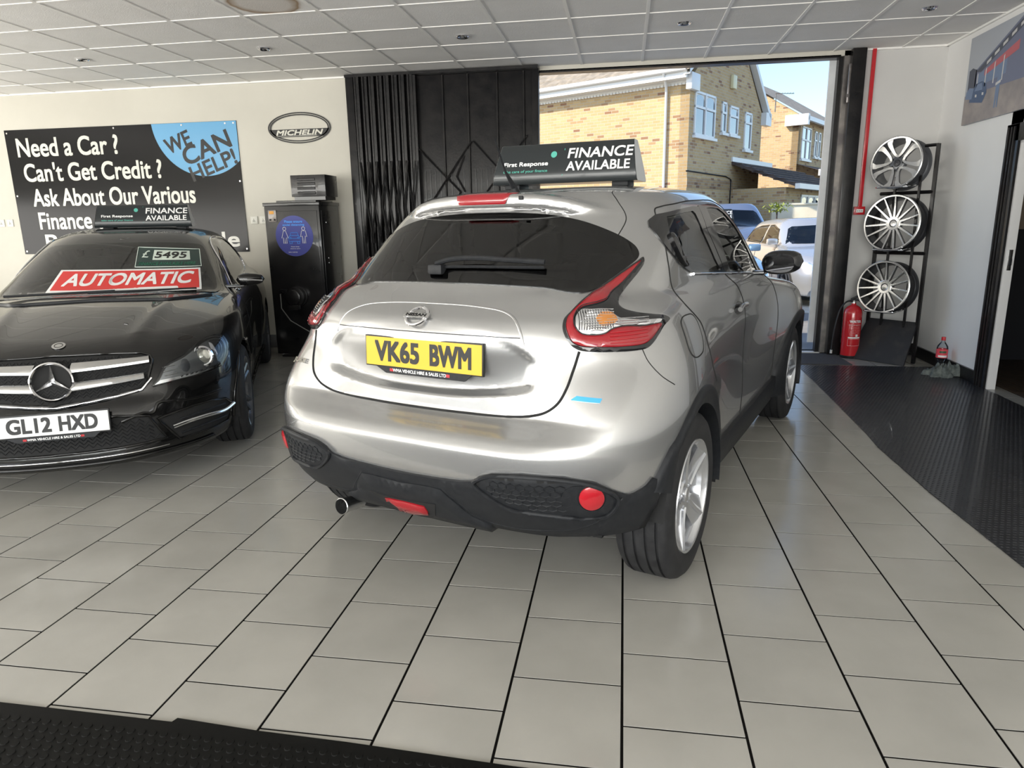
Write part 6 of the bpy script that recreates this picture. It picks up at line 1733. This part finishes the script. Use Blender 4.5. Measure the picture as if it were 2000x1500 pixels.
# roof slopes in tile courses
def roof_slope(e, x0, z0, x1, z1, y0, y1, m, courses, name='roof', detail=True, tw=.30):
    ro = MB().grid([[(x0, y0, z0), (x0, y1, z0)], [(x1, y0, z1), (x1, y1, z1)]]).build(name, m, e)
    s = 1
    for k in range(courses):
        t0 = k / courses; t1 = (k + 1.12) / courses
        xa, za = x0 + (x1 - x0) * t0, z0 + (z1 - z0) * t0; xb, zb_ = x0 + (x1 - x0) * min(1, t1), z0 + (z1 - z0) * min(1, t1)
        c_ = MB(); n = int((y1 - y0) / tw)
        rows = []
        for q in range(n * 4 + 1):
            y = y0 + (y1 - y0) * q / (n * 4); b_ = (.030, .012, 0, .012)[q % 4]
            rows.append([(xa - .0, y, za - .0), (xa, y, za + .035 + b_), (xb, y, zb_ + .012 + b_)])
        c_.grid(rows); o = c_.build('tile_course', m, ro, angle=40); o['kind'] = 'stuff'
    return ro
roof_slope(h1, -.42, 5.02, 2.6, 7.15, -.15, 9.0, M['roof_tile'], 14)
roof_slope(h1, 5.75, 4.50, 2.6, 7.15, -.15, 9.0, M['roof_tile'], 14)
# verge boards
for (xa, za, xb, zb_) in ((-.40, 4.92, 2.6, 7.10), (5.75, 4.42, 2.6, 7.10)):
    mb = MB(); mb.grid([[(xa, -.16, za), (xa, -.16, za + .17)], [(xb, -.16, zb_), (xb, -.16, zb_ + .17)]]).grid([[(xa, -.16, za), (xa, .02, za)], [(xb, -.16, zb_), (xb, .02, zb_)]]); mb.build('verge_board', M['upvc'], h1)
hx_box('kneeler', h1, 5.30, 5.80, -.16, .02, 4.25, 4.62, M['upvc'])
upvc_window(h1, .28, 1.62, 3.56, 4.64, 2); upvc_window(h1, 2.08, 2.42, 3.77, 4.58, 1); upvc_window(h1, 2.65, 3.32, 3.77, 4.54, 1); upvc_window(h1, 3.87, 4.44, 3.44, 4.50, 1, top=.28)
hx_box('alarm_bell_box', h1, 2.62, 2.90, -.10, .0, 4.98, 5.34, mat('alarm_cream', (.75, .68, .42), .4), .03)
MB().tube([(2.62, 0, 5.62), (2.55, -.35, 5.62), (2.35, -.40, 5.55)], .035, 8).build('security_lamp', M['plastic'], h1)
upvc_window(h1, 4.4, 7.2, 1.15, 2.25, 3, top=.4)
MB().tube([(-.02, .02, 2.66), (.02, -.02, 2.66), (2.6, -.02, 2.62), (3.0, -.02, 2.55), (3.02, -.02, 1.6)], .018, 6).build('cable', M['plastic'], h1)
hx_box('brick_band', h1, 0, 3.2, -.012, 0, 2.25, 2.50, M['brick2'])
# lean-to porch on the gable (local -y is towards the viewer's right)
hx_box('porch_wall', h1, 3.2, 9.0, -1.55, 0, 0, 2.28, M['brick'])
upvc_window(h1, 4.6, 6.8, 1.1, 2.1, 3, top=.4).location = (0, -1.55, 0)
pr = MB().grid([[(3.05, .0, 3.06), (9.4, .0, 3.06)], [(3.05, -1.85, 2.36), (9.4, -1.85, 2.36)]]).grid([[(3.05, .0, 2.98), (3.05, 0, 3.06)], [(3.05, -1.85, 2.28), (3.05, -1.85, 2.36)]]).build('porch_roof', M['roof_dark'], h1)
for k in range(6):
    y0 = -1.85 + k * .31; z0 = 2.36 + k * .117
    o = MB().box(3.05, 9.4, y0, y0 + .32, z0 + .01 + .0, z0 + .05).build('tile_course', M['roof_dark'], pr)
hx_box('porch_gutter', h1, 3.0, 9.4, -1.98, -1.85, 2.22, 2.36, M['upvc'])
hx_box('porch_flashing', h1, 3.0, 6.5, -.05, 0, 3.05, 3.18, M['upvc'])
lp = MB().lathe([(0, .0), (.02, .05), (.12, .08), (.22, .09), (.26, .04), (.30, .015), (.32, 0)], 12, axis='Z').mesh('lantern'); lp.materials.append(M['pane'])
for s_ in (3.45, 4.3): link('wall_lantern', lp, None, h1, (s_ + 3.3, -1.72, 1.72))

h2 = empty('far_brick_house', (6.687, 30.0, -.05), PI / 2 - math.radians(29), 'second buff brick house farther back at the right of the doorway', 'house')
me = MB().prism([(0, 0), (7.0, 0), (7.0, 5.4), (3.4, 7.5), (0, 5.35)], 0, .25).mesh('g'); me.transform(RX); me.transform(Matrix.Rotation(PI / 2, 4, 'Z')); link('side_gable_wall', me, M['brick'], h2, (.25 - .25, 0, 0))
hx_box('front_wall', h2, 0, 8.0, 0, .25, 0, 5.25, M['brick'])
mb = MB().grid([[(-.15, -.25, 5.28), (8.2, -.25, 5.28)], [(-.15, 3.4, 7.55), (8.2, 3.4, 7.55)]]).grid([[(-.15, 3.4, 7.55), (8.2, 3.4, 7.55)], [(-.15, 7.2, 5.28), (8.2, 7.2, 5.28)]]); mb.build('roof', M['roof_tile'], h2)
hx_box('gutter', h2, -.15, 8.2, -.38, -.25, 5.12, 5.28, M['upvc']); hx_box('kneeler', h2, -.20, .02, -.38, .5, 4.95, 5.35, M['upvc'])
upvc_window(h2, .40, 1.66, 3.72, 4.97, 2, arch=False, top=.4); upvc_window(h2, 2.2, 2.55, 3.9, 4.92, 1, arch=False); upvc_window(h2, 2.75, 3.1, 3.9, 4.92, 1, arch=False)
MB().tube([(3.62, -.05, 5.1), (3.62, -.05, 0)], .04, 8).build('downpipe', M['upvc'], h2)
mb = MB().grid([[(-.1, .0, 3.52), (8.2, 0, 3.52)], [(-.1, -.9, 3.22), (8.2, -.9, 3.22)]]); mb.build('canopy_roof', M['roof_dark'], h2)
hx_box('canopy_fascia', h2, -.1, 8.2, -.95, -.88, 3.02, 3.26, M['upvc'])
tv = MB().tube([(5.55, 29, 5.3), (5.55, 29, 5.98)], .02, 6).tube([(5.52, 29, 5.96), (6.2, 29, 5.93)], .012, 6)
for k in range(7): tv.tube([(5.55 + k * .1, 28.85, 5.95), (5.55 + k * .1, 29.15, 5.95)], .008, 4)
tag(tv.build('tv_aerial', M['metal_strip']), 'thin television aerial against the blue sky between the houses', 'aerial')
tag(MB().box(3.95, 11.5, 20.2, 20.4, -.05, 1.72, bev=.01).box(3.93, 11.5, 20.17, 20.43, 1.72, 1.77, bev=.01).build('garden_wall', noise_col(mat('cream_render', (.72, .66, .50), .8), (.66, .60, .46), (.76, .70, .55), 2, bump=.2, bscale=60)), 'low cream rendered garden wall behind the parked cars', 'wall')

# parked cars outside
M['silver_out'] = mat('pale_silver_paint', (.62, .62, .62), .25, .6, 1.0)
M['blue_out'] = mat('light_blue_paint', (.25, .42, .62), .22, .4, 1.0)
M['navy_out'] = mat('blue_grey_paint', (.20, .25, .36), .22, .5, 1.0)
def parked(name, xy, az, paint, label, sz=1.0, sx=1.0, boxy=0.0):
    a = PI / 2 - math.radians(az)
    e = empty(name, (xy[0], xy[1], -.045), a, label, 'car')
    def F(P):
        Q = P.copy(); Q[:, 0] = Q[:, 0] / sx; Q[:, 2] = Q[:, 2] / sz
        x, y, z = Q[:, 0], np.abs(Q[:, 1]), Q[:, 2]
        W = spl(z, MW); v = y / W
        uf = np.maximum(0, (x - spl(z, MXK) + .8) / .8); u = np.maximum(0, (-3.35 + .15 * np.maximum(0, z - .75) + .7 - x) / .7)
        f1 = ((u**3 + uf**3 + v**3)**(1 / 3) - 1) * .8
        f2 = (z - spl(x, MD) - boxy * .06 + .06 * (y / .82)**3) * .9
        low = smax(smax(f1, f2, .06), .17 - z, .04)
        xfg = -.30 - (z - .99) * 1.9; xrg = -3.30 + (z - .98) * (.7 if boxy else 1.0); Wg = spl(z, MG) + .04 * boxy
        ufg = np.maximum(0, (x - xfg + .6) / .6); ug = np.maximum(0, (xrg + .5 - x) / .5)
        fg = ((ug**3 + ufg**3 + (y / Wg)**3)**(1 / 3) - 1) * .6
        zr = 1.43 - .06 * np.clip(x + 1.6, 0, 3)**2 - .05 * np.clip(-1.8 - x, 0, 3)**2 - .05 * (y / .6)**4
        g = smax(smax(fg, z - zr, .05), .7 - z, .05); Fv = smin(low, g, .04)
        for wx in (0, -2.6):
            r = np.sqrt((x - wx)**2 + (z * sz - .32)**2); Fv = np.maximum(Fv, -np.maximum(r - .36, .55 - y))
        return Fv
    b = Body(F, (-3.6 * sx, -.95, .1), (1.05 * sx, .95, 1.55 * sz))
    wso = [(0, 1.30), (.48, 1.28), (.55, 1.24), (.70, .99), (0, 1.0)]; wso = [(u, z * sz) for u, z in wso + [(-u, z) for u, z in wso[::-1] if u > 0]]
    f_ = [(.85, .97), (1.15, 1.22), (1.55, 1.30), (1.75, 1.30), (1.75, .985)]; r_ = [(1.85, .985), (1.85, 1.30), (2.3, 1.28), (2.75, 1.20), (2.90, 1.06), (2.7, 1.0)]
    f_ = [(u * sx, z * sz) for u, z in f_]; r_ = [(u * sx, z * sz) for u, z in r_]
    b.hole(0.0, shrink(wso, .03))
    for s in (1, -1):
        for o_ in (f_, r_): b.hole(D2(90) * s, shrink([(u * s, z) for u, z in o_], .03))
    b.mesh('body', .04, paint, e)
    b.patch('windscreen', wso, 0.0, .004, M['glass_ws'], e, thick=.004, h=.12, sm=False)
    b.patch('windscreen_border', wso, 0.0, .002, M['gloss_black'], e, thick=.004, h=.08, sm=False, hole=shrink(wso, .05))
    for mir in (False, True):
        for o_ in (f_, r_):
            b.patch('side_window', o_, D2(90), .004, M['glass_side'], e, thick=.004, h=.12, sm=False, mirror=mir)
            b.patch('window_rubber', shrink(o_, -.015), D2(90), .003, M['gloss_black'], e, thick=.004, h=.08, sm=False, mirror=mir, hole=shrink(o_, .035))
        hl_ = [(.42, .60), (.62, .68), (.70, .72), (.72, .64), (.60, .58), (.45, .55)]
        b.patch('headlamp', [(u, z * sz) for u, z in hl_], 0.0, .006, M['lens_ribs'], e, thick=.01, h=.08, mirror=mir)
        sg = -1 if mir else 1
        MB().box(-.80 * sx, -.68 * sx, min(sg * .80, sg * .98), max(sg * .80, sg * .98), .97 * sz, 1.08 * sz, bev=.03).build('door_mirror', paint, e)
        b.line('door_shut_line', [(.72 * sx, .93 * sz), (.66 * sx, .6 * sz), (.68 * sx, .3)], D2(90), .005, M['under'], e, mirror=mir)
        b.line('door_shut_line', [(1.80 * sx, .97 * sz), (1.80 * sx, .6 * sz), (1.75 * sx, .3)], D2(90), .005, M['under'], e, mirror=mir)
    b.patch('grille', [(u, z * sz) for u, z in ((-.32, .60), (.32, .60), (.28, .50), (-.28, .50))], 0.0, .006, M['under'], e, thick=.01, h=.08, sm=False)
    b.patch('lower_intake', [(u, z * sz) for u, z in ((-.45, .40), (.45, .40), (.52, .28), (-.52, .28))], 0.0, .006, M['under'], e, thick=.01, h=.08, sm=False)
    for sy in (-.36, .36): MB().box(-1.75 * sx, -1.6 * sx, sy - .23, sy + .23, .45, 1.12 * sz, bev=.05).build('front_seat', M['seat'], e)
    MB().box(-3.0 * sx, .3, -.62, .62, .24, .42).build('cabin_floor', M['under'], e)
    MB().box(-.95 * sx, -.5 * sx, -.66, .66, .70 * sz, .93 * sz, bev=.04).build('dashboard', M['interior'], e)
    for wx in (0.0, -2.6 * sx):
        for sy in (-1, 1): wheel_parts('coupe', .322, .225, .232, 'twin5', e, (wx, sy * .76, .322), PI if sy < 0 else 0.0, (M['rubber'], M['satin'], M['satin']), with_disc=False, extra=False)
    return e, b
c1_, b1_ = parked('silver_car', (3.55, 12.5), 172, M['silver_out'], 'pale silver car parked outside at the right edge of the doorway', sx=.9)
pcb = b1_.patch('price_card', [(-.10, 1.22), (.25, 1.20), (.28, 1.08), (-.12, 1.10)], 0.0, .008, M['sticker_dark'], c1_, thick=.002, h=.08, sm=False)
c2_, b2_ = parked('blue_car', (1.15, 10.6), 176, M['blue_out'], 'light blue hatchback parked outside just behind the silver car mirror', sz=.97, sx=.95)
c3_, b3_ = parked('grey_blue_car', (2.5, 16.75), 181, M['navy_out'], 'tall blue-grey car outside below the brick house windows', sz=1.26, sx=.80, boxy=1.0)
roof_sign((1.40, 12.2, 1.345), D2(90) + .1, 'dark finance sign on the roof of the blue car outside', W=.73, Hh=.20, d=.22)
sh = MB(); rng = random.Random(5)
for k in range(160):
    c = Vector((rng.gauss(0, .14), rng.gauss(0, .14), rng.uniform(0, .22))); a = rng.uniform(0, 6.28); l = Vector((math.cos(a) * .07, math.sin(a) * .07, rng.uniform(-.01, .06))); n = l.cross(Vector((0, 0, 1))).normalized() * .02
    sh.bm.faces.new([sh.bm.verts.new(c - l), sh.bm.verts.new(c + n), sh.bm.verts.new(c + l), sh.bm.verts.new(c - n)])
pt_ = tag(empty('potted_shrub', (3.98, 19.7, 0)), 'small yellow-green shrub by the end of the cream garden wall', 'plant')
o = sh.build('foliage', mat('yellow_green_leaves', (.30, .36, .06), .6), pt_, (0, 0, 1.55), recalc=False); o['kind'] = 'stuff'
MB().tube([(0, 0, -.05), (.02, 0, .8), (0, 0, 1.6)], .02, 8).build('stem', M['roof_dark'], pt_)
